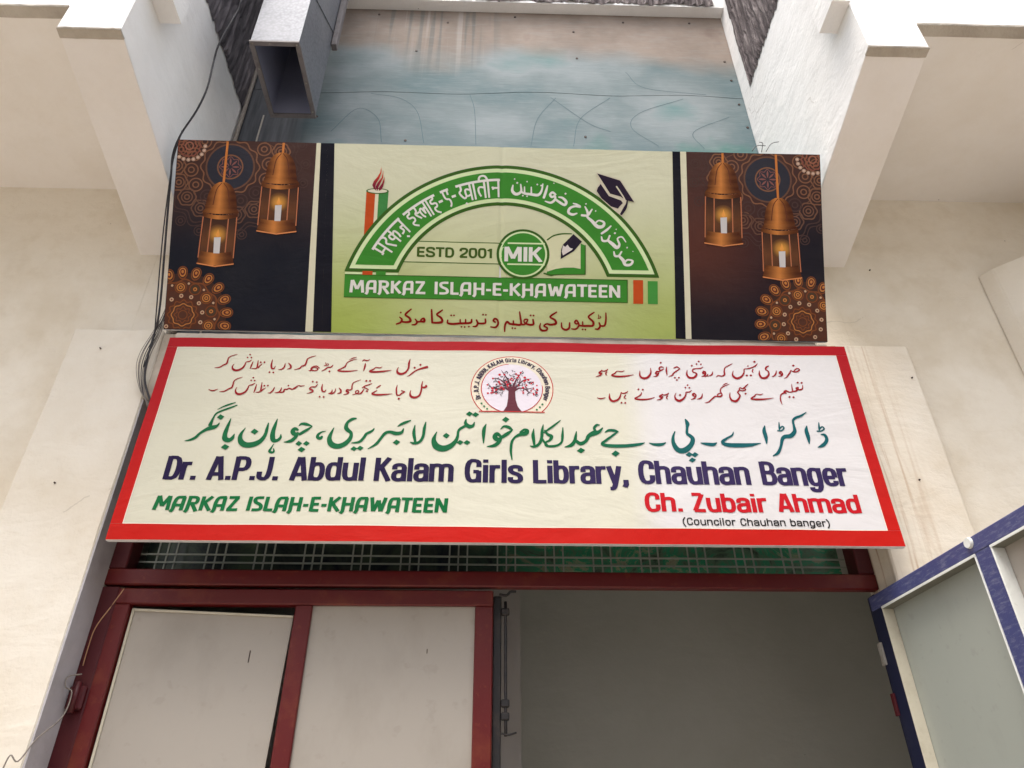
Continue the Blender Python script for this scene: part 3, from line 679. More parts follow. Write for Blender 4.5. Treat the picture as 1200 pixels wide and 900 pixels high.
L_big = """-11015,5199,22 -10816,5334,50 -10609,5434,55 -10408,5522,22
-10323,5402,33 -10529,5296,61 -10828,5154,66 -11026,5020,60 -11090,4853,54 -11125,4676,87 -11148,4512,119
-10828,4622,22 -10865,4516,75 -10971,4433,140 -11134,4384,140 -11288,4296,107 -11453,4149,85 -11563,3988,95 -11735,3883,74 -11923,3846,21
D-10969,4852 -10798,4745 -10695,4886 -10866,4993
-10438,4815,22 -10468,4597,76 -10502,4335,118 -10512,4105,138 -10465,3934,159 -10306,3879,138 -10207,3994,106 -10174,4149,27
D-10546,3579 -10359,3473 -10240,3612 -10427,3719
-9014,4647,33 -9022,4413,86 -9043,4124,107 -9168,3866,148 -9387,3721,179 -9651,3690,179 -9846,3800,169 -9935,3998,127 -9917,4199,86 -9820,4414,22
D-9603,4246 -9425,4137 -9311,4280 -9489,4390
-8710,4828,22 -8744,4592,87 -8777,4301,129 -8761,4071,149 -8691,3901,138 -8557,3902,106 -8464,4018,85 -8469,4161,27
-8655,3759,21 -8714,3589,53 -8757,3449,84 -8664,3394,73 -8598,3440,63 -8630,3562,26
-7852,4534,32 -7778,4606,76 -7600,4596,98 -7361,4506,32
-7359,4495,32 -7559,4329,97 -7783,4164,96
-7861,4342,65 -7995,4399,119 -8051,4282,140 -7957,4168,128 -7840,4210,86
-7842,4221,75 -7904,4054,107 -8014,3910,117 -8153,3851,85 -8298,3832,21
D-7871,3757 -7721,3664 -7619,3786 -7768,3879
D-7590,3760 -7441,3668 -7338,3789 -7487,3882
D-7751,3504 -7581,3402 -7461,3536 -7632,3637
-6830,4299,22 -6974,4256,54 -7084,4151,86 -7092,4036,96 -6986,3992,107 -6932,4067,75
-6542,4451,25 -6615,4215,87 -6652,3982,136 -6552,3753,172 -6311,3658,171 -6066,3759,159 -5894,3992,124 -5882,4225,100 -6026,4357,125 -6100,4490,125 -6067,4694,88 -5909,4833,101 -5767,4869,51
-5049,4451,25 -5124,4335,75 -5314,4212,87 -5384,4065,87 -5534,3864,86 -5815,3808,31
D-5830,3554 -5681,3464 -5570,3582 -5719,3672
D-5605,3582 -5457,3493 -5345,3611 -5493,3701
-3719,4796,38 -3905,4711,89 -4073,4620,76 -4183,4537,25
-3955,4452,25 -4016,4283,100 -4215,4234,125 -4453,4298,100 -4622,4242,100 -4772,4007,87 -4921,3774,86 -5187,3574,24
D-4308,3847 -4154,3745 -4034,3879 -4188,3981
-3145,4735,32 -3186,4463,88 -3210,4127,87 -3321,3894,86 -3518,3825,86 -3665,3869,31
-3545,4594,25 -3561,4256,100 -3482,3892,74
-1642,4907,26 -1659,4722,102 -1525,4588,139 -1380,4624,101 -1326,4774,32
-1644,4620,89 -1844,4481,88 -1920,4359,75 -1935,4144,87 -2023,3911,124 -2216,3711,172 -2470,3622,208 -2706,3724,209 -2806,3967,136 -2772,4166,75 -2711,4321,25
D-2487,4156 -2342,4052 -2221,4188 -2367,4292
D-1661,5122 -1515,5026 -1390,5152 -1536,5248
D-1429,5090 -1284,4995 -1158,5121 -1304,5217
D-1965,3886 -1822,3795 -1700,3915 -1843,4006
D-1711,3889 -1568,3798 -1446,3918 -1588,4009
-883,4699,25 -955,4494,101 -972,4224,100 -965,3892,31
D-290,4884 -141,4777 -7,4918 -156,5025
-334,4489,32 -206,4606,76 -29,4561,101 100,4454,50
100,4440,38 -87,4290,113 -319,4119,100
-319,4166,75 -466,4285,125 -552,4150,150 -446,4044,137 -319,4113,75
-319,4113,87 -404,3932,112 -576,3791,111 -835,3748,25
89,3218,33 47,3571,78 78,3929,79 194,4143,68 407,4267,114 593,4312,149 652,4423,126 541,4471,80 396,4346,69
904,4519,23 873,4243,103 901,3970,90 919,3773,56
1266,4710,23 1217,4431,92 1189,4126,91 1089,3871,90 903,3760,79 761,3788,28
1917,4906,29 1640,4653,69 1367,4433,57 1285,4358,46
1314,4463,46 1416,4293,91 1563,4203,114 1489,4039,79 1355,3958,57 1330,3826,68 1508,3786,79 1773,3832,79 1937,3984,68 1974,4258,80 2002,4596,29
1190,4156,57 1276,3975,68 1404,3815,68
2503,4430,29 2467,4234,80 2415,4021,102 2274,3838,113 2034,3763,22
2428,4081,80 2621,3915,124 2839,4026,102 2957,4240,126 3178,4366,172 3341,4411,115 3497,4586,35
3387,4708,35 3279,4707,81 3180,4581,81 3209,4446,81
D2475,3611 2635,3509 2792,3644 2631,3747
3569,4390,29 3720,4478,81 3933,4468,92 4064,4427,35
4065,4439,46 3865,4271,69 3583,4048,80 3430,3901,91 3673,3826,113 4253,3816,113 4789,3883,91 5019,3958,23
D3743,3485 3900,3377 4060,3518 3903,3626
5193,3949,28 5372,3891,91 5638,3894,102 5807,3975,34
6212,4469,29 6113,4222,80 6096,3948,125 6222,3680,169 6456,3653,180 6723,3866,147 6840,4140,126 6742,4291,115 6658,4382,92 6690,4630,81 6726,4817,128 6674,5005,47
D6481,3474 6612,3382 6758,3503 6627,3596
D6690,3465 6821,3373 6968,3494 6837,3586
D6566,3245 6697,3154 6843,3274 6712,3366
7110,3974,28 7290,3934,91 7552,3907,114 7713,3982,34
8418,4468,23 8338,4313,58 8130,4188,69 7932,4021,103 8084,3902,136 8561,3890,148 8994,3926,114 9371,4004,23
9673,4777,29 9607,4546,116 9619,4269,115 9594,3994,34
11390,5389,24 11146,5226,71 10935,5141,83 10796,5000,71 10786,4748,82 10761,4530,116 10576,4343,139 10353,4309,127 10221,4185,104 10105,3880,80 9944,3608,90 9732,3475,28
10249,4941,24 10220,4741,58 10197,4603,35
10125,4565,47 10271,4567,47 10387,4681,47 10337,4755,47 10202,4628,35
11278,4786,29 11219,4568,116 11227,4290,116 11203,4015,34
11779,4950,24 11746,4762,59 11715,4605,35
11624,4561,47 11790,4575,47 11920,4670,47 11861,4763,47 11733,4637,35
11743,4420,35 11874,4403,93 11916,4238,104 11833,4072,103 11666,3931,103 11489,3862,23"""
L_red = """-3256,7288,105 -3345,7255,97 -3452,7218,81 -3593,7158,64 -3714,7081,56 -3833,6968,56 -3933,6857,40 -4021,6825,16
D-3590,7374 -3529,7323 -3482,7389 -3542,7439
D-3805,7227 -3744,7177 -3697,7243 -3758,7293
-3958,7658,20 -3990,7454,73 -3991,7231,65 -4073,7031,72 -4227,6927,96 -4375,6960,96 -4429,7091,56 -4388,7247,20
-5025,7259,20 -5121,7199,48 -5268,7219,40 -5368,7129,56 -5503,7038,64 -5319,7006,80 -4960,7038,72 -4651,7096,20
-5837,7505,20 -5780,7577,49 -5648,7544,49 -5546,7608,20
-5701,7426,24 -5714,7247,64 -5739,7048,24
-6365,7586,16 -6228,7665,41 -6087,7708,16
-6069,7618,20 -6252,7561,41 -6415,7459,41 -6463,7346,48 -6488,7257,64 -6603,7166,56 -6742,7062,64 -6550,7030,72 -6226,7040,56 -5971,7088,16
-3261,6411,55 -3233,6360,79 -3318,6303,86 -3399,6331,55
-3392,6604,20 -3415,6409,55 -3418,6194,63 -3471,5938,70 -3623,5830,93 -3786,5870,93 -3839,6017,54 -3815,6167,16
-4033,6087,31 -4179,6131,47
-4040,6086,39 -4152,6013,54 -4233,5927,54 -4339,5925,54
-4362,6394,20 -4379,6179,55 -4339,5925,54
D-4299,5750 -4236,5699 -4188,5766 -4251,5817
-5004,6384,31 -5069,6318,55 -5162,6244,31
-5115,6134,31 -5204,6073,47 -5290,5974,62 -5066,5935,78 -4785,5952,62 -4515,5986,16
D-5636,6575 -5571,6530 -5523,6589 -5588,6634
D-5493,6577 -5428,6533 -5380,6592 -5445,6636
-5345,6465,24 -5470,6398,47 -5607,6344,47 -5697,6253,39
-5673,6296,39 -5560,6238,47 -5453,6171,31
D-5555,6095 -5494,6047 -5450,6110 -5511,6158
-5626,6194,39 -5684,6074,47 -5761,5980,47 -5886,5986,47 -5939,6070,39 -5868,6135,39 -5808,6072,39 -5886,5986,39 -6039,5933,23
-5640,6160,39 -5694,6010,39 -5760,5967,39
-5800,6631,16 -5954,6563,32 -6079,6475,39 -6104,6324,47 -6095,6196,55 -6171,6143,47 -6269,6159,62 -6288,6086,70 -6205,6045,62 -6238,5972,54 -6381,5928,19
-6591,6239,23 -6506,6125,62 -6509,6011,62 -6628,5975,19
-6712,6207,20 -6727,6058,47 -6810,5964,54 -6961,5953,15
-6970,7326,28 -7027,7223,56 -7169,7190,56 -7259,7091,55 -7374,7023,23
-7274,7435,23 -7236,7312,37
-7316,7290,28 -7181,7282,28 -7151,7364,28 -7226,7363,23
D-7118,7005 -7059,6957 -7020,7020 -7079,7068
-7476,7154,37 -7616,7254,46 -7773,7185,46 -7784,7067,55 -7646,7029,46 -7529,7087,46 -7604,7172,37 -7729,7170,28 -7792,7031,55 -7875,7035,23
-7701,7744,24 -7869,7684,38 -8002,7593,47 -8024,7463,56 -8059,7283,65 -8176,7229,56 -8243,7126,55 -8448,7056,18
-8722,7374,28 -8613,7248,65 -8599,7135,65 -8713,7072,23
-8842,7347,23 -8845,7193,56 -8922,7079,55 -9063,7057,18
-9372,7529,23 -9375,7287,65 -9323,7113,65 -9238,7105,55 -9209,7223,23
D-9429,6923 -9373,6879 -9341,6936 -9396,6980
D-9278,6910 -9222,6866 -9189,6924 -9245,6967
D-9857,7391 -9800,7346 -9768,7404 -9824,7449
D-9711,7393 -9655,7349 -9622,7407 -9678,7451
-9748,7321,23 -9822,7228,46 -9855,7135,46
-9927,7494,23 -9915,7278,56 -9924,7109,55 -10109,7096,23
-10123,7428,23 -10143,7274,56 -10167,7095,37
D-10341,7751 -10289,7711 -10260,7764 -10312,7805
D-10411,7615 -10359,7575 -10330,7627 -10382,7668
D-10264,7612 -10212,7572 -10182,7625 -10234,7665
-10188,7505,23 -10277,7426,56 -10389,7398,37 -10411,7259,56 -10483,7100,74 -10649,7000,92 -10800,7028,83 -10877,7159,46 -10836,7303,19
-10798,7765,19 -10982,7699,37 -11106,7593,47 -11115,7438,56 -11129,7309,65 -11255,7220,55 -11360,7126,55 -11547,7092,18
-7241,6402,23 -7247,6214,63 -7201,6067,63 -7117,6049,54 -7077,6143,22
D-7314,5801 -7261,5760 -7226,5814 -7279,5856
D-7158,5794 -7105,5752 -7071,5807 -7124,5849
-6840,6147,22 -6844,6024,54 -6958,5963,18
D-7682,6494 -7628,6451 -7593,6507 -7647,6550
D-7527,6476 -7473,6433 -7438,6490 -7492,6533
-7435,6384,27 -7511,6259,54 -7646,6257,45 -7702,6168,72 -7600,6110,72 -7579,6027,63 -7779,5951,18
-7922,6317,23 -8068,6285,45 -8162,6309,36 -8261,6208,72 -8372,6138,54 -8502,6185,45 -8567,6130,45 -8665,6133,45 -8687,6020,63 -8835,5984,36
D-8583,6302 -8534,6263 -8503,6313 -8553,6352
-8793,6215,22 -8805,6092,54 -8877,5993,54 -9018,5981,18
-9063,6235,22 -9098,6087,54 -9180,5978,54 -9279,5967,18
D-9514,6287 -9459,6244 -9426,6300 -9481,6342
D-9376,6294 -9321,6251 -9288,6307 -9343,6349
-9394,6191,22 -9491,6120,45 -9537,6041,45
-9585,6450,23 -9572,6227,54 -9582,6021,54 -9739,5989,22
-9774,6363,23 -9787,6175,54 -9810,5979,36
D-10003,6657 -9952,6619 -9923,6669 -9973,6708
D-10059,6527 -10009,6488 -9980,6539 -10030,6577
D-9923,6524 -9873,6485 -9844,6536 -9894,6574
-9844,6411,23 -9940,6335,54 -10055,6294,36 -10077,6161,54 -10147,5998,71 -10301,5898,89 -10448,5920,80 -10526,6065,45 -10498,6203,18
-10378,6682,18 -10567,6599,36 -10666,6483,45 -10672,6334,54 -10688,6195,63 -10812,6110,54 -10933,6010,53 -11119,5988,18
-11546,6079,22 -11383,6023,53 -11198,6104,22"""
L_redr = """D11298,7577 11350,7526 11421,7593 11369,7644
11309,7291,49 11407,7405,49 11510,7452,50 11561,7376,58 11439,7293,58 11307,7282,49 11211,7357,33
11211,7357,33 11150,7244,57 11048,7109,57 10951,6996,41 10858,6955,16
10842,7186,41 10799,7283,66 10725,7210,74 10779,7149,57 10842,7186,49 10784,7082,57 10647,7044,20
10618,7325,21 10568,7168,57 10465,7055,49 10381,7040,16
10364,7546,33 10252,7485,66 10200,7372,58 10286,7275,57 10274,7118,65 10135,6970,89 9967,6958,89 9904,7113,73 9934,7314,21
D9754,7733 9807,7682 9876,7749 9823,7800
9918,7652,21 9815,7537,50 9651,7453,49 9513,7406,49 9437,7396,33
D9478,7527 9511,7491 9555,7538 9522,7573
9693,7377,41 9647,7264,41 9679,7198,20
D9334,7066 9384,7020 9448,7081 9398,7127
D9497,7069 9547,7022 9610,7083 9560,7129
9448,7396,33 9340,7372,41 9305,7214,49 9189,7035,73 8986,6925,97 8855,7020,89 8838,7140,49 8890,7297,20
8911,7644,21 8738,7542,41 8593,7449,41 8527,7269,57 8511,7104,65 8397,7031,49 8253,7055,49 8153,6974,16
8069,7248,20 8002,7095,57 7834,7004,16
7773,7167,41 7710,7242,65 7662,7165,73 7728,7109,49 7771,7154,49 7706,7033,57 7583,7000,16
D11297,6753 11345,6707 11411,6767 11362,6813
D11457,6747 11505,6701 11571,6761 11523,6807
11529,6653,20 11483,6478,48 11343,6420,64 11229,6487,56 11332,6541,40 11244,6388,64 11089,6342,56 11073,6472,48 11097,6690,16
11087,6334,48 10934,6297,48 10801,6359,72 10717,6272,72 10797,6251,48
10716,6263,56 10583,6184,48 10521,6054,47 10504,5884,47 10524,5715,16
D10824,6066 10872,6021 10935,6080 10888,6124
D10982,6059 11030,6015 11094,6073 11046,6118
9868,6203,20 9745,6162,40 9612,6191,32 9514,6090,55 9366,5973,55 9596,5947,79 9887,5960,63 10242,6016,16
9370,6663,20 9274,6574,48 9141,6442,48 9021,6484,40 8980,6396,48 9087,6342,48 9225,6400,48 9151,6499,32
8985,6383,48 8893,6266,56 8932,6180,56 8958,6116,55 8878,5966,71 8751,5858,94 8596,5898,86 8552,6067,55 8589,6248,20
D9139,6199 9184,6154 9243,6213 9197,6257
8344,6582,16 8467,6662,40 8572,6703,16
8629,6652,20 8432,6561,40 8290,6472,40 8219,6320,48 8258,6149,48 8193,6083,47 8098,6052,39
8263,6183,40 8177,6212,40 8073,6124,40 8150,6040,47 8262,6106,40
8098,6052,47 7973,6059,55 7827,5929,55 7682,5800,47 7520,5746,16
7847,7122,22 7817,7050,53 7707,6977,17
7783,7227,44 7708,7254,62 7668,7167,70 7742,7130,53 7778,7193,53 7719,7058,53 7603,6994,17
D7533,7741 7574,7699 7623,7754 7583,7797
D7426,7602 7466,7560 7516,7616 7475,7658
D7601,7595 7641,7553 7691,7609 7651,7651
7707,7467,22 7589,7397,53 7447,7380,44 7295,7344,53 7266,7218,53 7377,7163,61 7393,7077,70 7266,6932,87 7088,6929,96 7007,7061,70 7045,7292,22
D7218,7516 7262,7469 7316,7530 7272,7576
6767,7355,26 6658,7440,62 6511,7375,26
6767,7355,35 6613,7237,53 6481,7124,53 6421,7028,52 6263,6959,17
D6458,6904 6502,6863 6554,6917 6509,6958
D6616,6906 6660,6865 6712,6919 6668,6960
D6523,6796 6568,6755 6619,6809 6575,6850
6243,7433,22 6212,7264,62 6214,7015,26
D5982,7627 6027,7580 6079,7641 6034,7688
6117,7407,26 6008,7429,62 5929,7331,53 6001,7260,62 6118,7344,26
6002,7270,53 5894,7187,61 5837,7210,61 5775,7113,79 5849,7066,70 5888,7139,53 5813,6994,61 5663,6949,17
5595,7365,22 5579,7134,61 5439,6917,87 5249,6876,96 5142,6983,70 5154,7232,22
4540,7227,22 4409,7177,44 4252,7198,35 4145,7087,52 4019,6989,61 4252,6941,78 4569,6965,70 4890,7037,17
3891,7284,26 3819,7215,53 3718,7185,44 3622,7222,44
3834,7153,44 3780,7057,44 3830,6986,26
3640,7208,44 3535,7101,79 3610,7045,61 3633,7102,52 3554,6972,61 3385,6913,17
7494,6177,21 7440,6015,59 7343,5935,51 7236,5915,17
7233,6117,43 7164,6181,60 7106,6102,77 7184,6048,51 7231,6103,51 7153,5960,59 7009,5894,17
D6917,6557 6957,6517 7005,6570 6965,6611
D6816,6439 6856,6399 6903,6451 6864,6492
D6971,6432 7011,6392 7059,6445 7019,6485
7093,6319,21 6977,6238,51 6859,6227,43 6830,6097,51 6724,5935,68 6556,5832,101 6429,5899,84 6400,6045,42 6465,6193,17
D6557,6087 6604,6039 6660,6101 6613,6149
6181,6189,26 6107,6123,51 5987,6094,42 5913,6129,42
6127,6064,42 6062,5971,42 6108,5903,25
5931,6116,42 5814,6036,76 5897,5982,59 5923,6038,51 5850,5913,59 5683,5869,17
D4967,6340 5012,6296 5062,6354 5017,6398
D5137,6329 5182,6285 5232,6343 5187,6387
5130,6210,26 5076,6094,51 4951,6000,51 4839,5921,59 5055,5883,76 5367,5906,59 5615,5987,17
4594,6257,26 4522,6187,51 4403,6153,42 4317,6197,34
4493,6076,42 4426,5969,42 4497,5893,25
D4255,5710 4299,5667 4348,5724 4303,5767
D4400,5708 4445,5665 4494,5721 4449,5765
4329,6198,34 4275,6013,51 4166,5851,76 3968,5785,92 3862,5915,76 3870,6131,21
3374,5931,21 3514,5892,51 3699,5945,21"""
U_red2 = """D-4068,891 -4015,852 -3971,904 -4024,944
-4066,709,41 -3960,607,74 -4017,480,74 -4197,406,49
-3588,1054,50 -3759,903,74 -3824,797,74 -3657,676,82 -3612,543,91 -3773,498,82 -3990,518,66
-3423,639,49 -3338,516,74 -3403,410,74 -3545,390,49
-3346,516,66 -3183,536,74 -3041,543,91 -3065,668,74 -3178,611,66 -3163,528,58
-2758,1051,58 -2743,821,74 -2717,508,74
-2300,1040,50 -2460,919,74 -2539,834,66 -2351,696,83 -2318,538,91 -2529,495,82 -2734,504,66
D-1995,811 -1942,771 -1897,824 -1950,863
D-1880,813 -1828,774 -1783,826 -1835,866
-2084,626,50 -2080,493,74 -1875,459,83 -1590,486,83 -1149,521,83 -1103,668,58
-1574,658,50 -1565,491,66
-1349,663,50 -1345,496,66
D-1562,340 -1509,300 -1464,353 -1516,392
D-1431,334 -1378,295 -1333,347 -1385,386
D-1260,350 -1207,311 -1162,363 -1214,402
-907,651,58 -846,506,74 -913,380,74 -1043,364,50
-854,506,66 -670,502,74 -536,534,74 -539,701,58
D-686,868 -634,829 -588,881 -641,921
D-571,862 -519,823 -473,875 -526,915
-119,564,58 -210,633,74 -142,718,75 -39,662,75 -11,503,74 -115,355,74 -328,371,41
266,175,41 263,342,66 289,501,74 369,595,83 473,514,83 678,493,83 924,498,83 904,774,66 867,1033,50
614,650,50 621,508,66
D529,330 582,290 628,343 575,382
D644,324 696,284 742,337 690,376
924,498,75 1088,510,66 1209,697,58 1077,702,58 1067,589,58 1211,504,75 1437,509,83 1422,722,58
D1272,877 1325,838 1371,890 1318,930
D1396,875 1448,836 1494,889 1442,928
2406,1046,50 2214,920,75 2132,821,66 2318,712,83 2369,562,91 2156,508,83 1991,538,66 1877,452,66 2013,371,66 1973,270,74 1789,262,83 1705,394,66 1736,561,41
2599,601,41 2621,392,66 2774,303,83 2917,390,75 2936,608,58
3307,595,58 3215,706,75 3142,621,66 3224,560,66 3307,595,58 3299,457,66 3184,341,66 3012,350,41
3299,507,66 3472,481,75 3677,486,83 3891,503,83 3904,662,83 3718,843,67 3759,928,67 3952,1067,50
3471,661,50 3476,494,58
D3423,328 3475,289 3521,341 3470,381
D3538,322 3590,283 3637,335 3585,375
4151,634,58 4196,488,75 4110,361,75 3978,366,41
4130,970,33 4138,810,33
4097,801,25 4221,837,33 4192,908,25
4172,496,66 4378,517,75 4435,766,67 4432,1052,50"""
U_white = """510,6479,55 487,6224,121 651,6081,132 854,6205,99 833,6527,55
D638,6572 690,6529 735,6587 683,6631
854,6205,77 1001,6124,99 1245,6097,110 1569,6071,121 1719,6256,88 1770,6568,55
997,6418,50 1001,6136,77
1284,6414,50 1288,6120,77
D889,6020 935,5982 976,6033 930,6072
D1068,5997 1114,5958 1154,6010 1108,6048
D1494,6527 1540,6489 1580,6540 1534,6579
D1657,6486 1703,6448 1743,6499 1697,6538
D538,6741 578,6707 613,6752 573,6786
D1064,6641 1105,6608 1140,6653 1100,6687
1971,6500,55 1903,6232,111 1814,5948,99
2315,6102,88 2190,6200,100 2083,6107,99 2154,5996,99 2283,6044,88 2285,5887,99 2113,5747,99 1869,5808,44
2285,5920,88 2491,5768,110 2697,5661,110 2761,5803,121 2609,5968,99 2446,6004,55
D2683,6150 2735,6107 2781,6165 2729,6208
D2208,6604 2243,6575 2273,6614 2239,6643
3059,5737,55 3205,5696,77 3357,5593,99 3141,5616,88 2925,5526,110 2861,5339,110 3035,5248,110 3223,5309,55
3557,5609,55 3655,5404,99 3656,5224,99 3413,5229,99
3860,5505,55 3737,5305,99 3656,5168,99 3845,4988,132 4088,4743,154 4304,4759,132 4358,4928,99 4142,5012,66 3980,4880,66
D3562,5723 3602,5689 3638,5734 3598,5768
D3969,5418 4009,5385 4044,5430 4005,5463
4655,4784,55 4482,4613,99 4250,4440,88
4250,4312,55 4304,4135,98 4503,4151,88 4600,4365,77
4503,4168,98 4734,3979,153 4895,3844,142 5003,3985,98 4923,4233,66 5112,4310,66 5273,4092,44
D4762,4463 4819,4420 4870,4478 4814,4520
D4838,4634 4872,4605 4903,4644 4869,4672
4771,3675,55 4814,3493,98 4975,3497,87 5094,3682,65
4975,3497,98 5162,3297,142 5242,3117,120 5457,3122,109 5554,3278,87 5350,3329,76 5216,3215,87
D5283,3848 5328,3810 5369,3860 5324,3898
D5540,3690 5568,3666 5594,3698 5566,3721"""


def sheet(warp, w, h, col, name, parent, du=.045):
    pr = Print(warp); us = [-w/2+w*i/round(w/du) for i in range(round(w/du)+1)]
    if warp is warpU: us = sorted(set([u for u in us if abs(u) > .05]+[-.05+.004*i for i in range(26)]))
    vs_ = [h*i/20 for i in range(21)]; ids = {}
    for i, u in enumerate(us):
        for j, v in enumerate(vs_): ids[i, j] = pr.vert(u, v, 0, col(u, v))
    for i in range(len(us)-1):
        for j in range(20): pr.f.append([ids[i, j], ids[i+1, j], ids[i+1, j+1], ids[i, j+1]])
    return pr.build(name, parent)
def lerp(a, b, t): return tuple(x+(y-x)*t for x, y in zip(a, b))
def smooth(a, b, x):
    t = min(1, max(0, (x-a)/(b-a))); return t*t*(3-2*t)

# ---- lower sign
LS = empty('library_sign', (.0597, 2.40, 2.4946), 'red bordered white library signboard with green Urdu and dark blue English lettering over the door', 'signboard', rot=(R(-.1), R(.14), R(-.3)))
W1, H1 = 2.7317, .8561
RED = srgb(200, 28, 34)
o = link('sign_frame', box_me('sign_frame', -W1/2, W1/2, .0045, .022, .0, H1, .0015), 'alu', LS)
def lowbg(u, v):
    a, b, c2 = srgb(198, 195, 176), srgb(202, 199, 182), srgb(206, 203, 203)
    c = lerp(a, b, smooth(-1.2, -.2, u)); return lerp(c, c2, smooth(.42, .56, u))
base = sheet(warpL, W1-.002, H1-.002, lambda u, v: lowbg(u, v), 'sign_sheet', LS)
pr = Print(warpL)
def redc(u, v): return lerp(srgb(180, 20, 10), srgb(158, 14, 26), smooth(.0, .8, v))  # darkens upward: shade below the upper sign painted into the red
for (u0, u1, v0, v1) in ((-W1/2+.001, W1/2-.001, .001, .058), (-W1/2+.001, W1/2-.001, .809, H1-.001), (-W1/2+.001, -1.3205, .0585, .8085), (1.317, W1/2-.001, .0585, .8085)):
    pr.rect(u0, u1, v0, v1, redc, 1)
pr.build('red_border', LS)
pr = Print(warpL)
for (u0, u1, v0, v1) in ((-1.322, 1.319, .058, .061), (-1.322, 1.319, .806, .809), (-1.3235, -1.3205, .058, .809), (1.3165, 1.3195, .058, .809)):
    pr.rect(u0, u1, v0, v1, srgb(226, 214, 200), 2)
pr.build('border_line', LS)
def bigc(u, v): return lerp(srgb(4, 92, 52), srgb(6, 82, 88), smooth(.2, .8, u))
pr = Print(warpL); traced(pr, L_big, bigc, 3, 1.25); pr.build('lettering', LS, 'large green Urdu line of calligraphic lettering')
pr = Print(warpL); traced(pr, L_red, srgb(140, 10, 24), 3, 1.08); pr.build('lettering', LS, 'small red Urdu couplet at the left')
pr = Print(warpL); traced(pr, L_redr, srgb(140, 10, 24), 3, 1.08); pr.build('lettering', LS, 'small red Urdu couplet at the right')
NAVY = lambda u, v: lerp(srgb(26, 12, 56), srgb(46, 34, 76), smooth(-.3, .6, u))
pr = Print(warpL)
for tx, u0, u1 in (('Dr.', -1.2334, -1.1195), ('A.P.J.', -1.0815, -.8267), ('Abdul', -.7872, -.5208), ('Kalam', -.4860, -.2045), ('Girls', -.1631, .0456), ('Library,', .0841, .4285), ('Chauhan', .4655, .8698), ('Banger', .9120, 1.2301)):
    word(pr, HC, tx, u0, u1, .2275+.002*smooth(.4, 1.2, u0), .0935, NAVY, .103, .076)
pr.build('lettering', LS, 'dark blue condensed English name line')
pr = Print(warpL)
for tx, u0, u1 in (('Ch.', .4765, .6109), ('Zubair', .6422, .9113), ('Ahmad', .9489, 1.2460)):
    if u0 > .6: pr.build('lettering', LS, 'red condensed word of the English name'); pr = Print(warpL)
    word(pr, HC, tx, u0, u1, .1205+.004*smooth(.5, 1.1, u0), .0715, srgb(180, 14, 28), .114, .088)
pr.build('lettering', LS, 'last red condensed word')
pr = Print(warpL)
for tx, u0, u1 in (('MARKAZ', -1.2378, -.9450), ('ISLAH-E-KHAWATEEN', -.9176, -.2180)):
    if u0 > -1: pr.build('lettering', LS, 'first green slanted word'); pr = Print(warpL)
    word(pr, MK, tx, u0, u1, .1095, .054, srgb(2, 98, 50), .125, .098, slant=.06)
pr.build('lettering', LS, 'green slanted capitals')
pr = Print(warpL)
for tx, u0, u1 in (('(Councilor', .6025, .7890), ('Chauhan', .8040, .9644), ('banger)', .9795, 1.1205)):
    word(pr, HC, tx, u0, u1, .0708, .0272, srgb(22, 20, 22), .085, .075)
pr.build('lettering', LS, 'small black line in brackets')
# round tree emblem
pr = Print(warpL); cx, cy = .0087, .632
REDL = srgb(178, 36, 36)
def cut(r, ry, n=72):
    vb_ = .5245; pts = []
    for i in range(n):
        q = 2*math.pi*i/n; u, v = cx+r*math.cos(q), cy+ry*math.sin(q); pts.append((u, max(v, vb_)))
    return pts
pr.poly(cut(.161, .152), REDL, 1); pr.poly(cut(.1575, .1485), srgb(214, 204, 184), 2)
pr.poly(cut(.1205, .1150), REDL, 3); pr.poly(cut(.117, .1120), srgb(212, 204, 212), 4)
pr.rect(-.117, .134, .523, .527, REDL, 5)
TR_ = srgb(92, 40, 52); DK = srgb(52, 38, 48)
pr.poly([(cx-.034, .525), (cx-.020, .550), (cx-.015, .585), (cx-.014, .62), (cx-.02, .64), (cx+.02, .64), (cx+.012, .615), (cx+.014, .58), (cx+.022, .548), (cx+.038, .525)], TR_, 5)
def br(*p, w=.006): pr.stroke([(cx+a, .525+b, w*c_) for a, b, c_ in p], TR_, 5)
for s_ in (-1, 1):
    br((s_*.008, .095, 1.4), (s_*.03, .108, 1), (s_*.058, .104, .7), (s_*.085, .112, .4))
    br((s_*.006, .10, 1.4), (s_*.028, .128, 1), (s_*.05, .148, .7), (s_*.075, .152, .4))
    br((s_*.004, .11, 1.4), (s_*.016, .145, 1), (s_*.032, .172, .6), (s_*.042, .19, .3))
    br((s_*.028, .128, .8), (s_*.032, .15, .6), (s_*.026, .165, .3)); br((s_*.05, .105, .7), (s_*.065, .090, .5), (s_*.08, .086, .3))
rr = random.Random(3)
for i in range(150):
    q = rr.uniform(-8, 188); d = rr.uniform(.03, .104); u, v = cx+d*math.cos(R(q)), .612+d*.98*math.sin(R(q))
    if v > .735 or v < .592: continue
    if rr.random() < .24: pr.circle((u, v), rr.uniform(.003, .0055), srgb(190, 30, 50), 6, 8)
    else:
        th = rr.uniform(0, 6.28); L_ = rr.uniform(.004, .010)
        pr.stroke([(u, v, .0015), (u+L_*math.cos(th), v+L_*math.sin(th), rr.choice((.0025, .004))), (u+1.6*L_*math.cos(th+.5), v+1.6*L_*math.sin(th+.5), .001)], DK if rr.random() < .5 else srgb(92, 84, 88), 6)
for q in (213, 220, 227, -33, -40, -47): pr.circle((cx+.139*math.cos(R(q)), cy+.131*math.sin(R(q))), .0045, srgb(30, 110, 66), 6, 5)
txt = 'Dr. A.P.J. ABDUL KALAM Girls Library, Chauhan Banger'
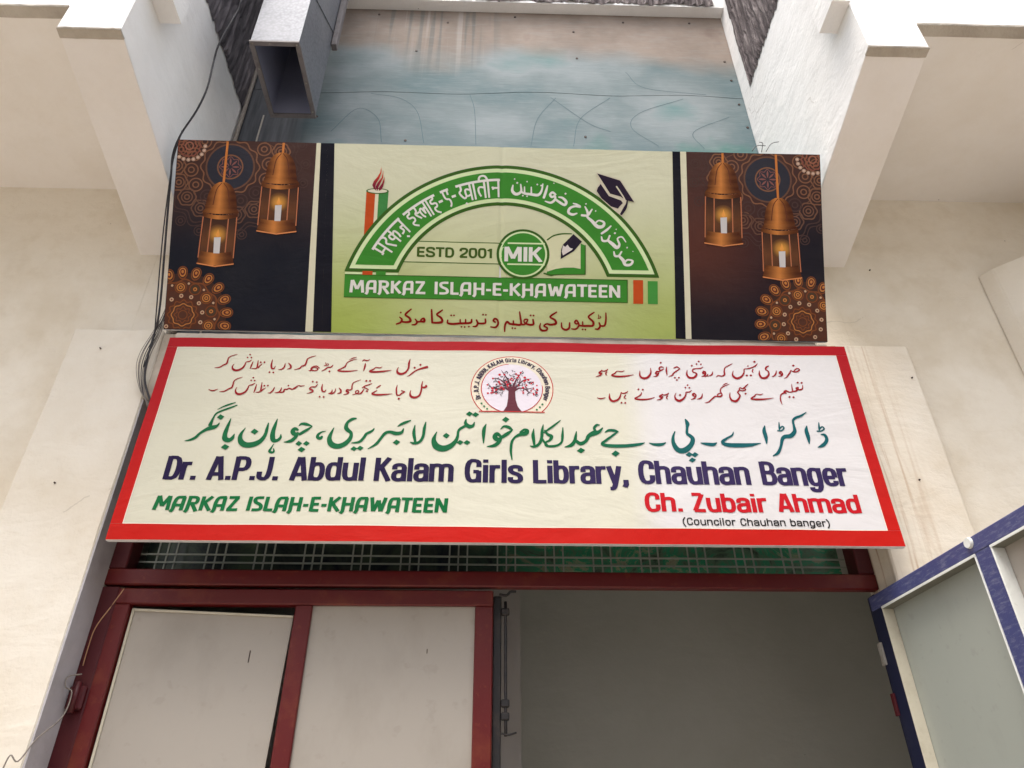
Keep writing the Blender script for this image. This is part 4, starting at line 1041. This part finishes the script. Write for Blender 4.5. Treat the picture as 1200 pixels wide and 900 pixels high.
adv = [HC[c_][0]+.06 for c_ in txt]; tot = sum(adv); q0, q1 = 203, -25; x = 0
for ch, ad in zip(txt, adv):
    q = R(q0+(q1-q0)*(x+ad/2)/tot); hh = .019; kk = .137*abs(R(q0-q1))/tot
    ru, rv = .1295, .123
    def T(px, py, q=q, ad=ad, hh=hh, kk=kk):
        tx_, ty_ = math.sin(q), -math.cos(q); rx_, ry_ = math.cos(q), math.sin(q)
        a_ = (px-ad/2)*kk; b_ = py*hh
        return cx+rx_*ru+tx_*a_+rx_*b_, cy+ry_*rv+ty_*a_+ry_*b_
    for kind, pts in HC[ch][1]: pr.nib(pts, srgb(40, 28, 60), .085, .085, T, 5, 2 if kind == 'c' else 0)
    x += ad
pr.build('tree_emblem', LS)

# ---- upper sign
US = empty('centre_sign', (.0141, 2.42, 3.3961), 'tilted green and dark signboard with printed lanterns and an arch emblem', 'signboard', rot=(R(26.0), R(.38), R(-.137)))
W2, H2 = 2.7284, .8181
link('sign_frame', box_me('sign_frame', -W2/2, W2/2, .0055, .024, .0, H2, .0015), 'alu', US)
GREY = srgb(206, 200, 178)
def upbg(u, v):
    if abs(u) > .77: return srgb(32, 30, 40)
    t_ = smooth(.75, .0, v); c = lerp(srgb(206, 206, 180), srgb(158, 174, 84), t_*(.60+.40*smooth(.0, -.7, u)+.30*smooth(.2, .7, u)))
    mid = 1-smooth(.0, .5, abs(u+.05)); return lerp(c, srgb(198, 200, 158), .45*mid*t_)
sheet(warpU, W2-.002, H2-.002, upbg, 'sign_sheet', US)
pr = Print(warpU)
def darkc(u, v):
    c = lerp(srgb(22, 24, 34), srgb(66, 44, 40), smooth(.3, .75, v))
    if u > 0: c = lerp(lerp(srgb(28, 24, 32), srgb(80, 44, 36), smooth(1.3, .85, u)*smooth(.05, .4, v)), srgb(70, 46, 42), smooth(.4, .8, v))
    return c
pr.grid(lambda a, b: (-W2/2+.002+(-.767+W2/2)*a, .002+(H2-.004)*b), 16, 18, darkc, 1)
pr.build('dark_side_panel', US, 'left dark printed panel'); pr = Print(warpU)
pr.grid(lambda a, b: (.782+(W2/2-.002-.782)*a, .002+(H2-.004)*b), 16, 18, darkc, 1)
CR = srgb(210, 206, 180); NV = srgb(16, 16, 28)
pr.build('dark_side_panel', US, 'right dark printed panel')
def band(a0, a1, b0, b1, col, lay):            # (bottom, top) of the left and of the right edge
    pr.grid(lambda a, b: ((a0+(a1-a0)*b)*(1-a)+(b0+(b1-b0)*b)*a, .002+(H2-.004)*b), 4, 24, col, lay)
for e_ in ((-.788, -.783, -.7575, -.765, CR, 2), (-.7575, -.765, -.7205, -.7363, NV, 2.3), (-.7205, -.7363, -.682, -.7075, NV, 2), (.7320, .7294, .7735, .7624, NV, 2), (.7735, .7624, .797, .788, CR, 2.3)):
    pr = Print(warpU); band(*e_); pr.build('printed_band', US)
# background mandalas of the dark panels
CL = (-W2/2+.003, -.785, .003, H2-.003); CRr = (.80, W2/2-.003, .003, H2-.003)
def mandala(side):
    pr = Print(warpU); clip = CL if side < 0 else CRr
    mu = -1.138 if side < 0 else 1.135; mv = .70
    L1, L2, L3 = srgb(122, 84, 62), srgb(98, 68, 54), srgb(70, 50, 46)
    ok = lambda u, v, m=.0: clip[0]+m < u < clip[1]-m and clip[2]+m < v < clip[3]-m
    def rg(c, r, w, col, lay=2, **k): pr.ring(c, r, w, col, lay, clip=clip, **k)
    pr.circle((mu, mv), .098, srgb(44, 44, 54), 2, 40)
    rg((mu, mv), .100, .007, L2); rg((mu, mv), .118, .006, L1, wob=.05, nw=12, n=96); rg((mu, mv), .052, .006, L1); rg((mu, mv), .040, .004, srgb(120, 76, 72), wob=.12, nw=8, n=64)
    for i in range(8): 
        q = R(45*i); pr.stroke([(mu+.008*math.cos(q), mv+.008*math.sin(q), .002), (mu+.024*math.cos(q), mv+.024*math.sin(q), .008), (mu+.038*math.cos(q), mv+.038*math.sin(q), .002)], srgb(128, 82, 76), 3)
    for i in range(14):
        q = R(i*360/14+6); c_ = (mu+.162*math.cos(q), mv+.155*math.sin(q)); fade = L1 if c_[1] > .6 else L3
        if not ok(c_[0], c_[1], .0): continue
        rg(c_, .028, .0055, fade); rg(c_, .012, .0055, fade, n=20)
    for i in range(18):
        q = R(i*20); c_ = (mu+.222*math.cos(q), mv+.212*math.sin(q)); fade = lerp(L1, L3, smooth(.7, .35, c_[1]))
        if not ok(c_[0], c_[1], .0) : continue
        rg(c_, .036, .006, fade, wob=.06, nw=6); rg(c_, .022, .005, fade, n=24); rg(c_, .010, .006, fade, n=16)
    rg((mu, mv), .190, .005, L2, wob=.05, nw=14, n=120)
    rg((mu, mv), .268, .006, L3, wob=.045, nw=18, n=160); rg((mu, mv), .285, .004, L3, wob=.045, nw=18, n=160)
    for i in range(22):
        q = R(i*360/22+4); c_ = (mu+.315*math.cos(q), mv+.30*math.sin(q))
        if ok(*c_): rg(c_, .02, .004, L3, n=20); rg(c_, .009, .005, L3, n=14)
    # small corner flower with pearls
    fu, fv = (-1.314, .789) if side < 0 else (1.330, .792)
    rg((fu, fv), .03, .007, srgb(138, 84, 66), 4, wob=.1, nw=8); rg((fu, fv), .016, .006, srgb(150, 96, 78), 4); rg((fu, fv), .046, .006, srgb(130, 76, 64), 4, wob=.06, nw=12)
    for i in range(20):
        q = R(i*18); c_ = (fu+.066*math.cos(q), fv+.062*math.sin(q))
        if ok(c_[0], c_[1], .008): pr.circle(c_, .0085, srgb(176, 146, 128), 4, 12); pr.circle(c_, .004, srgb(206, 180, 160), 5, 8)
    pr.build('mandala_pattern', US, 'faint brown ring pattern behind the lanterns')
    # bright mandala in the lower outer corner
    pr = Print(warpU); cu_, cv_ = (-1.289, .062) if side < 0 else (1.262, .083); Rm = .182 if side < 0 else .178
    def disk(r, col, lay):
        pts = [(min(max(cu_+r*math.cos(R(6*i)), clip[0]), clip[1]), min(max(cv_+r*math.sin(R(6*i)), clip[2]), clip[3])) for i in range(60)]
        pr.strip([(cu_, min(max(cv_, clip[2]), clip[3]))]*61, pts+[pts[0]], col, lay)
    disk(Rm*.97, srgb(58, 38, 32), 1.6); disk(Rm*.80, srgb(80, 48, 36), 2)
    O1, O2, O3, PK = srgb(180, 118, 60), srgb(118, 66, 36), srgb(90, 46, 30), srgb(190, 158, 128)
    for r, w, col, wb, nw in ((.030, .005, O2, .15, 8), (.018, .004, O2, 0, 1), (.044, .004, O1, .06, 8), (.058, .006, O2, .08, 12), (.066, .003, O3, .08, 12), (Rm*.60, .004, O3, .05, 12), (Rm*.79, .006, O2, .04, 12)):
        rg((cu_, cv_), r, w, col, 3, wob=wb, nw=nw, n=90)
    for i in range(12):
        q = R(i*30+8)
        for rad, r1, col in ((.080, .0085, PK), (.116, .023, O2), (.116, .015, O1 if i % 2 else srgb(70, 60, 44)), (.116, .006, O1)):
            c_ = (cu_+rad*math.cos(q), cv_+rad*math.sin(q))
            if not ok(c_[0], c_[1], .004): continue
            if rad < .1: pr.circle(c_, r1, col, 5, 12); pr.circle(c_, r1*.5, srgb(120, 70, 60), 6, 8)
            else: rg(c_, r1, .0045, col, 4, n=24)
        q2 = q+R(15); c_ = (cu_+.132*math.cos(q2), cv_+.132*math.sin(q2))
        if ok(*c_): pr.circle(c_, .005, PK, 5, 8)
    for i in range(20):                        # eye shaped petals round the edge
        q = R(i*18+4); c_ = (cu_+Rm*math.cos(q), cv_+Rm*math.sin(q))
        if not ok(c_[0], c_[1], -.012): continue
        for k_, col, lay in ((1.0, O2, 3), (.82, srgb(50, 34, 34), 4), (.68, O1, 5), (.48, srgb(90, 40, 34), 6), (.24, O1, 7)):
            pts = []
            for j in range(17):
                a_ = 2*math.pi*j/16; rr_ = .0235*k_*(1+.45*max(0, -math.cos(a_))**3)
                dx_, dy_ = rr_*math.cos(a_), rr_*.9*math.sin(a_)
                u_ = c_[0]+dx_*math.cos(q)-dy_*math.sin(q); v_ = c_[1]+dx_*math.sin(q)+dy_*math.cos(q)
                pts.append((min(max(u_, clip[0]), clip[1]), min(max(v_, clip[2]), clip[3])))
            cc = (min(max(c_[0], clip[0]), clip[1]), min(max(c_[1], clip[2]), clip[3]))
            pr.strip([cc]*17, pts, col, lay)
    pr.build('mandala_corner', US, 'orange and brown mandala in the lower outer corner')
mandala(-1); mandala(1)
# printed lanterns
def lantern(cu_, vt, vdome, vtop, vbot, hw, tilt=0):
    pr = Print(warpU)
    def cop(c0, half):
        def f(u, v):
            x_ = (u-c0)/half; l = max(0, 1-abs(x_+.15)*1.05); b_ = .5+.5*math.sin(v*190)
            return lerp(srgb(66, 28, 12), srgb(196, 124, 62), min(1, l*l*.95+.08*b_))
        return f
    vm = (vtop+vbot)/2; cg = lambda v: cu_+tilt*(v-vm)
    pr.strip([(cg(vt)-.0048, vt), (cg(vdome)-.0048, vdome-.01)], [(cg(vt)+.0048, vt), (cg(vdome)+.0048, vdome-.01)], srgb(190, 116, 58), 6)
    dome = vdome-.105; c0 = cg(dome); pts = []
    pr.grid(lambda a, b: (c0+(a*2-1)*(.060*math.sqrt(max(0, 1-(b*.985)**2.2))+.003), dome+b*.105), 16, 12, cop(c0, .062), 6)
    for s_ in (-1, 1):                             # dome ribs
        pr.stroke([(c0+s_*.004, vdome-.004, .003), (c0+s_*.024, dome+.07, .004), (c0+s_*.034, dome+.004, .004)], srgb(92, 48, 30), 7)
    pr.grid(lambda a, b: (c0+(a*2-1)*.066, dome-.010+b*.014), 16, 1, cop(c0, .07), 7)
    pr.grid(lambda a, b: (c0+(a*2-1)*(.062+.016*(1-b)), dome-.028+b*.020-.006*(1-(a*2-1)**2)*(1-b)), 16, 3, cop(c0, .08), 6)
    tp = dome-.028; h1 = hw
    pr.grid(lambda a, b: (cg(tp)+(a*2-1)*h1, tp-.018+b*.018-.012*(1-(a*2-1)**2)), 16, 2, cop(cg(tp), h1*1.05), 6)
    pr.grid(lambda a, b: (cg(vbot+.03+(tp-.05-vbot)*b)+(a*2-1)*h1*(.95-.05*b), vbot+.03+(tp-.05-vbot)*b), 6, 10, lambda u, v: lerp(srgb(44, 30, 28), srgb(96, 58, 34), max(0, 1-abs(v-vbot-.09)/.12)), 4)
    pr.grid(lambda a, b: (cg(vbot)+.002+.045*b*math.cos(6.2832*a), vbot+.120+.045*b*math.sin(6.2832*a)), 24, 5, lambda u, v: lerp(srgb(226, 160, 70), srgb(84, 54, 34), min(1, math.hypot(u-cg(vbot)-.002, v-vbot-.120)/.040)), 5)
    for k_ in (-.98, -.50, .50, .98):
        pr.stroke([(cg(tp)+h1*k_*.98, tp-.008, .0045), (cg(vbot)+h1*k_*1.02, vbot+.022, .0045)], srgb(176, 108, 74), 6)
    pr.grid(lambda a, b: (cg(vbot)+(a*2-1)*h1*(1.04-.1*b), vbot+b*.034-.012*(1-(a*2-1)**2)), 16, 4, cop(cg(vbot), h1*1.1), 6)
    pr.grid(lambda a, b: (cg(vbot)+(a*2-1)*h1*.88, vbot+.030+b*.020-.008*(1-(a*2-1)**2)), 16, 2, cop(cg(vbot), h1*1.0), 6)
    pr.strip([(cg(vbot)-h1*1.05, vbot-.001), (cg(vbot), vbot-.0135), (cg(vbot)+h1*1.05, vbot-.001)], [(cg(vbot)-h1*1.05, vbot-.006), (cg(vbot), vbot-.0185), (cg(vbot)+h1*1.05, vbot-.006)], srgb(206, 130, 80), 7)
    c1 = cg(vbot)+.002
    pr.strip([(c1-.0125, vbot+.040), (c1-.014, vbot+.108)], [(c1+.0125, vbot+.040), (c1+.014, vbot+.110)], srgb(196, 192, 192), 7)
    pr.poly([(c1-.002, vbot+.110), (c1-.0085, vbot+.118), (c1-.004, vbot+.130), (c1, vbot+.145), (c1+.005, vbot+.130), (c1+.008, vbot+.118), (c1+.002, vbot+.110)], srgb(222, 152, 72), 7)
    pr.build('lantern_print', US, 'printed hanging brass lantern with a lit white candle')
lantern(-1.168, .812, .632, .494, .283, .072, .03); lantern(-.926, .812, .768, .648, .427, .079, .02)
lantern(.941, .812, .770, .680, .417, .078, .01); lantern(1.181, .812, .618, .516, .275, .079, -.02)
# arch emblem
pr = Print(warpU)
GD, GM, PL = srgb(54, 92, 30), srgb(58, 130, 44), srgb(204, 222, 172)
co, Ro, ci, Ri, vb0 = (.013, .0478), .6865, (.0155, .0965), .4615, .2585
def arch(din, dv, col, lay):
    ro, ri, vv = Ro-din, Ri+din, vb0+dv; N = 260; L_, Q_ = [], []
    a_o = math.asin((vv-co[1])/ro); a_i = math.asin((vv-ci[1])/ri)
    for i in range(N+1):
        f_ = i/N; qo = a_o+(math.pi-2*a_o)*f_; qi = a_i+(math.pi-2*a_i)*f_
        L_.append((co[0]+ro*math.cos(qo), co[1]+ro*math.sin(qo))); Q_.append((ci[0]+ri*math.cos(qi), ci[1]+ri*math.sin(qi)))
    M_ = 10
    rows = [[(L_[i][0]+(Q_[i][0]-L_[i][0])*k_/M_, L_[i][1]+(Q_[i][1]-L_[i][1])*k_/M_) for i in range(N+1)] for k_ in range(M_+1)]
    for a_, b_ in zip(rows, rows[1:]): pr.k -= 1; pr.strip(a_, b_, col, lay)
arch(0, 0, GD, 2); arch(.0145, .014, PL, 3); arch(.031, .030, GM, 4)
pr.build('arch_band', US, 'green arch band with pale outline')
pr = Print(warpU)
pr.rect(-.6378, .5345, .1500, .2460, GM, 2, .008)
for a_ in ((-.6378, .5345, .1485, .1515), (-.6378, .5345, .2445, .2475), (.531, .5345, .1485, .2475)): pr.rect(*a_, GD, 3, .008)
pr.rect(.5575, .5985, .146, .247, srgb(184, 72, 26), 2); pr.rect(.6180, .6592, .146, .2435, srgb(66, 140, 60), 2)
pr.rect(-.566, -.524, .246, .262, srgb(184, 72, 26), 4); pr.rect(-.510, -.4696, .246, .262, GM, 4)
pr.rect(-.637, -.42, .2480, .2565, PL, 1)
pr.build('name_bar', US, 'green name bar with orange and green end blocks')
pr = Print(warpU); WH = srgb(216, 214, 208)
for tx, u0, u1 in (('MARKAZ', -.617, -.303), ('ISLAH-E-KHAWATEEN', -.270, .5045)):
    if u0 > -.5: pr.build('lettering', US, 'first pale word on the name bar'); pr = Print(warpU)
    word(pr, MK, tx, u0, u1, .1700, .0525, WH, .118, .092, layer=4)
pr.build('lettering', US, 'pale capitals on the green name bar')
pr = Print(warpU); traced(pr, U_red2, srgb(128, 8, 6), 3, 1.12); pr.build('lettering', US, 'red Urdu line under the name bar')
pr = Print(warpU); traced(pr, U_white, WH, 5, 1.0); pr.build('lettering', US, 'pale Urdu name on the right half of the arch'); pr = Print(warpU)
# Hindi lettering along the left half of the arch: glyphs hang from a head line
DV = {
 'ma': (.64, ['.14,0 .14,.55', '.14,.55 .52,.55', '.02,.62 .20,.60', '.52,0 .52,1']), 'ra': (.46, ['.12,0 .34,.08 .36,.3 .12,.42 .2,.6 .42,.98']),
 'ka': (.74, ['.36,0 .36,1', '.36,.35 .1,.25 .08,.62 .36,.6', '.36,.42 .6,.25 .66,.6 .58,.82']), 'ja': (.62, ['.52,0 .52,1', '.52,.42 .24,.42', '.26,.42 .34,.72 .06,.78', '.16,1.04 .3,1.16']),
 'i': (.54, ['.42,0 .38,.2 .12,.2 .12,.42 .44,.44 .44,.7 .12,.72 .16,.88 .4,1.05']), 'sa': (.42, ['.3,0 .32,.3 .06,.4 .34,.8', '.2,.42 .44,.42']),
 'la': (.66, ['.56,0 .56,1', '.56,.45 .4,.28 .34,.7', '.34,.6 .26,.25 .06,.4 .1,.75 .22,.86']), 'aa': (.27, ['.13,0 .13,1']),
 'ha': (.54, ['.34,0 .34,.18 .08,.2 .08,.42 .42,.42 .40,.68 .14,.66 .16,.9 .44,1.08']), 'e': (.56, ['.14,0 .14,.5 .44,.55 .46,.85 .3,1.0', '.44,0 .42,.3']),
 'khva': (.92, ['.26,0 .28,.3 .06,.4 .34,.85 .5,.7', '.82,0 .82,1', '.82,.4 .48,.25 .48,.75 .82,.65', '.34,1.06 .44,1.18']), 'ta': (.60, ['.52,0 .52,1', '.52,.4 .16,.3 .1,.6 .24,.88']),
 'ii': (.28, ['.15,0 .15,1', '.15,0 .02,-.3 -.32,-.28 -.38,0']), 'na': (.60, ['.50,0 .50,1', '.50,.46 .2,.46', '.12,.38 .18,.56']), 'hy': (.42, [])}
def hindi(seq, q0, q1, rad):
    tot = sum(DV[k_][0] for k_ in seq); x = 0; hh = .076
    for k_ in seq:
        ad, sts = DV[k_]
        def T(px, py, x=x):
            q = R(q0+(q1-q0)*(x+px)/tot); r_ = rad-py*hh
            return co[0]+r_*math.cos(q), co[1]+r_*math.sin(q)
        if k_ == 'hy': pr.strip([T(.06, .42), T(.36, .42)], [T(.06, .56), T(.36, .56)], WH, 5)
        else:
            pr.strip([T(i_*ad/4, -.07) for i_ in range(5)], [T(i_*ad/4, .07) for i_ in range(5)], WH, 5)
            for st in sts: pr.nib([tuple(float(z_) for z_ in q_.split(',')) for q_ in st.split()], WH, .062, .055, T, 5, 2)
        x += ad
hindi(['ma', 'ra', 'ka', 'ja'], 150.5, 134.5, .622)
hindi(['i', 'sa', 'la', 'aa', 'ha', 'hy', 'e', 'hy'], 132.5, 109.8, .622)
hindi(['khva', 'aa', 'ta', 'ii', 'na'], 109.2, 91.6, .622)
pr.build('lettering', US, 'pale Hindi name on the left half of the arch')
# round badge, band, book, pencil
pr = Print(warpU); bc = (.0976, .3485)
pr.rect(-.40, .02, .3030, .3965, GD, .6, .008); pr.rect(-.40, .02, .3070, .3925, srgb(196, 200, 158), 1.2, .008)
pr.circle(bc, .1105, GD, 4, 48, .1075); pr.circle(bc, .1000, PL, 5, 48, .0975); pr.circle(bc, .0925, GM, 6, 48, .0905)
pr.rect(.008, .188, .3910, .3975, PL, 7); pr.rect(.008, .188, .3010, .3075, PL, 7)
word(pr, HC, 'MIK', .0178, .1760, .3160, .0625, WH, .125, .09, layer=8)
pr.build('round_badge', US, 'round green badge reading MIK')
pr = Print(warpU)
for tx, u0, u1 in (('ESTD', -.3455, -.1898), ('2001', -.1685, -.0283)):
    if u0 > -.2: pr.build('lettering', US, 'dark green ESTD'); pr = Print(warpU)
    word(pr, HC, tx, u0, u1, .3285, .0410, srgb(62, 88, 30), .125, .105, layer=3)
pr.build('lettering', US, 'dark green year')
pr = Print(warpU)
pr.poly([(.196, .262), (.3582, .268), (.3582, .392), (.338, .400), (.338, .31), (.2, .285)], GM, 2)
pr.poly([(.188, .418), (.215, .432), (.245, .439), (.30, .436), (.338, .40), (.338, .290), (.31, .295), (.27, .294), (.236, .288), (.200, .276)], srgb(204, 204, 168), 3)
pr.stroke([(.198, .412, .006), (.225, .431, .006), (.262, .440, .006), (.30, .441, .004)], GD, 4); pr.stroke([(.3575, .392, .004), (.3575, .268, .004)], GD, 4, False); pr.stroke([(.358, .267, .004), (.24, .263, .004), (.215, .260, .008), (.185, .268, .006)], GD, 4)
PN = srgb(34, 26, 42)
pr.poly([(.3080, .4395), (.3435, .4077), (.3100, .3660), (.2545, .3300), (.2560, .3700), (.2640, .3930)], PN, 5)
pr.poly([(.2640, .3900), (.2740, .3830), (.2830, .3930), (.2920, .3800), (.3060, .3760), (.2990, .3690), (.2640, .3460), (.2590, .3620)], srgb(208, 200, 196), 6)
pr.build('book_and_pencil', US, 'open book with a dark pencil')
pr = Print(warpU); EV = srgb(200, 192, 172); PUR = srgb(36, 24, 44)
s9 = lambda *p: [(.4059+(x-9.5)*.00385*1.0, .7093-(y-8.5)*.00395) for x, y in p]
pr.poly(s9((8.6, 7.6), (35, 14.6), (36.5, 16), (51.4, 40.6), (44, 38.2), (42, 46), (39.5, 49), (37, 56.5), (32.5, 53), (27, 48.5), (14, 37), (7.8, 28), (10, 22.5), (13, 19)), EV, 6)
pr.poly(s9((9.8, 8.8), (34.5, 16), (35.6, 17), (50.3, 40), (43.6, 38.6), (40, 37.5), (35.5, 34.2), (24, 31.2)), PUR, 7)
pr.poly(s9((13.6, 20.5), (22.6, 33.8), (36, 38.6), (38, 41.5), (34.5, 45), (32.6, 47.8), (25, 45.5), (14.5, 36.5), (9.2, 28.5), (10.6, 24.5)), PUR, 7)
pr.stroke([(u, v, .0062) for u, v in s9((31, 23), (35, 29), (39.5, 36.5), (40.5, 41), (37.5, 46))], EV, 8)
pr.stroke([(u, v, w) for (u, v), w in zip(s9((42.8, 38.5), (42, 43), (40, 47.5), (36, 54)), (.006, .008, .013, .010))], PUR, 8)
pr.build('graduation_cap', US, 'dark graduation cap resting on the arch')
pr = Print(warpU)
def can(v): return -.5639+(.6084-v)*-.016
pr.strip([(-.5639, .606), (-.5669, .410)], [(-.5265, .606), (-.5300, .455)], srgb(184, 72, 26), 1)
pr.strip([(-.5265, .606), (-.5290, .455)], [(-.512, .606), (-.515, .47)], srgb(214, 206, 178), 1)
pr.strip([(-.512, .606), (-.515, .47)], [(-.4711, .606), (-.4740, .515)], srgb(62, 128, 66), 1)
pr.circle((-.5175, .6085), .0475, GD, 2, 28, .0125); pr.circle((-.5175, .6085), .0410, srgb(212, 206, 184), 3, 28, .0085)
def fl(u, v): return lerp(srgb(116, 24, 50), srgb(214, 70, 40), smooth(.625, .70, v))
s8 = lambda *p: [(-.5639+(x-19.2)*.00405*.8*.78, .6084-(y-33.5)*.0035*.80) for x, y in p]
pr.poly([(-.5205, .608), (-.5330, .618), (-.5405, .634), (-.5340, .652), (-.5200, .670), (-.5090, .690), (-.5050, .716), (-.5040, .690), (-.5120, .664), (-.5240, .642), (-.5280, .626)], fl, 4)
pr.poly([(-.5170, .608), (-.5270, .626), (-.5170, .646), (-.5020, .668), (-.4960, .700), (-.4960, .668), (-.5060, .644), (-.5140, .626)], fl, 4)
pr.poly([(-.5120, .609), (-.5120, .622), (-.5000, .642), (-.4900, .672), (-.4900, .650), (-.4950, .628), (-.5020, .614)], fl, 4)
pr.build('torch_candle', US, 'tricolour candle with a red flame behind the arch')

# ------------------------------------------------------------------ cables
def thing_tube(name, mat, P, r, label, cat, group=None, k=5):
    c0 = Vector(P[-1]); bm = bmesh.new(); tube_bm(bm, [Vector(p)-c0 for p in P], r, k, 8)
    me = bpy.data.meshes.new(name); bm.to_mesh(me); bm.free()
    for f in me.polygons: f.use_smooth = True
    o = link(name, me, mat, None, c0); return tag(o, label, cat, group)
thing_tube('black_cable', 'cable', [(-1.02, 1.93, 6.4), (-1.10, 1.91, 5.6), (-1.185, 1.9, 4.99), (-1.203, 1.92, 4.875), (-1.25, 1.95, 4.669), (-1.266, 1.98, 4.579), (-1.263, 2.0, 4.403), (-1.292, 2.03, 4.284), (-1.345, 2.07, 4.183), (-1.372, 2.108, 4.10), (-1.374, 2.149, 4.015), (-1.374, 2.22, 3.859), (-1.374, 2.299, 3.693), (-1.374, 2.377, 3.528), (-1.38, 2.42, 3.44), (-1.397, 2.455, 3.401), (-1.40, 2.47, 3.29), (-1.385, 2.475, 3.19), (-1.33, 2.47, 3.08)],
           .0042, 'thick black cable sagging down past the left end of the lantern sign', 'cable')
thing_tube('black_cable', 'cable', [(-1.340, 2.06, 4.190), (-1.368, 2.12, 4.06), (-1.380, 2.22, 3.84), (-1.386, 2.31, 3.66), (-1.39, 2.40, 3.49), (-1.392, 2.455, 3.37), (-1.405, 2.47, 3.25)], .0026, 'thinner black cable running close along the left edge of the lantern sign', 'cable')
WB = empty('wire_bundle', (-1.39, 2.48, 3.12), 'bundle of thin dusty grey wires looping down beside the red sign corner', 'wires')
rw = random.Random(5)
for i in range(11):
    a_ = rw.uniform(-.05, .012); P = [(-1.362+rw.uniform(-.015, .015), 2.44, 3.55+rw.uniform(-.03, .05)), (-1.38+a_*.6, 2.462, 3.42), (-1.398+a_*.8, 2.47, 3.32), (-1.398+a_*.7, 2.475, 3.24), (-1.375+a_*.3, 2.478, 3.14), (-1.33+rw.uniform(-.01, .01), 2.47, 3.06)]
    at_(tube('wire', 'wire' if i % 3 else 'cable', None, P, .0012+.0005*(i % 2)), WB)
thing_tube('loose_wire', 'copper_wire', [(-1.300, 2.622, 2.40), (-1.318, 2.60, 2.326), (-1.35, 2.605, 2.259), (-1.362, 2.62, 2.194), (-1.362, 2.622, 2.138)], .0018, 'thin tan wire hanging from the top left corner of the maroon door frame', 'wire')
thing_tube('loose_wire', 'wire', [(-1.345, 2.6, 2.107), (-1.378, 2.58, 2.094), (-1.369, 2.57, 2.061), (-1.349, 2.58, 2.045), (-1.345, 2.56, 1.97), (-1.375, 2.51, 1.9), (-1.392, 2.48, 1.835), (-1.415, 2.47, 1.85), (-1.425, 2.47, 1.80)], .0022, 'curled grey wire by the hinge at the lower left door jamb', 'wire')
for P, lb in (([(1.09, 2.055, 4.13), (1.115, 2.05, 4.160), (1.15, 2.045, 4.155)], 'short black wire end lying on the top edge beside the rightmost lantern'), ([(1.15, 2.055, 4.13), (1.18, 2.05, 4.175), (1.215, 2.05, 4.19)], 'black wire end curling up above the rightmost lantern'), ([(1.13, 2.055, 4.125), (1.14, 2.045, 4.17), (1.13, 2.05, 4.185)], 'stubby black wire twist sticking up near the top right sign corner')):
    thing_tube('wire_end', 'black', P, .0015, lb, 'wire')
# grey conduit in the left back corner of the bay
thing_tube('conduit', 'wire', [(-1.385, 2.578, 6.7), (-1.385, 2.578, 4.4), (-1.385, 2.578, 3.5)], .011, 'thin grey conduit up the dark left corner of the bay behind the duct', 'conduit', k=2)
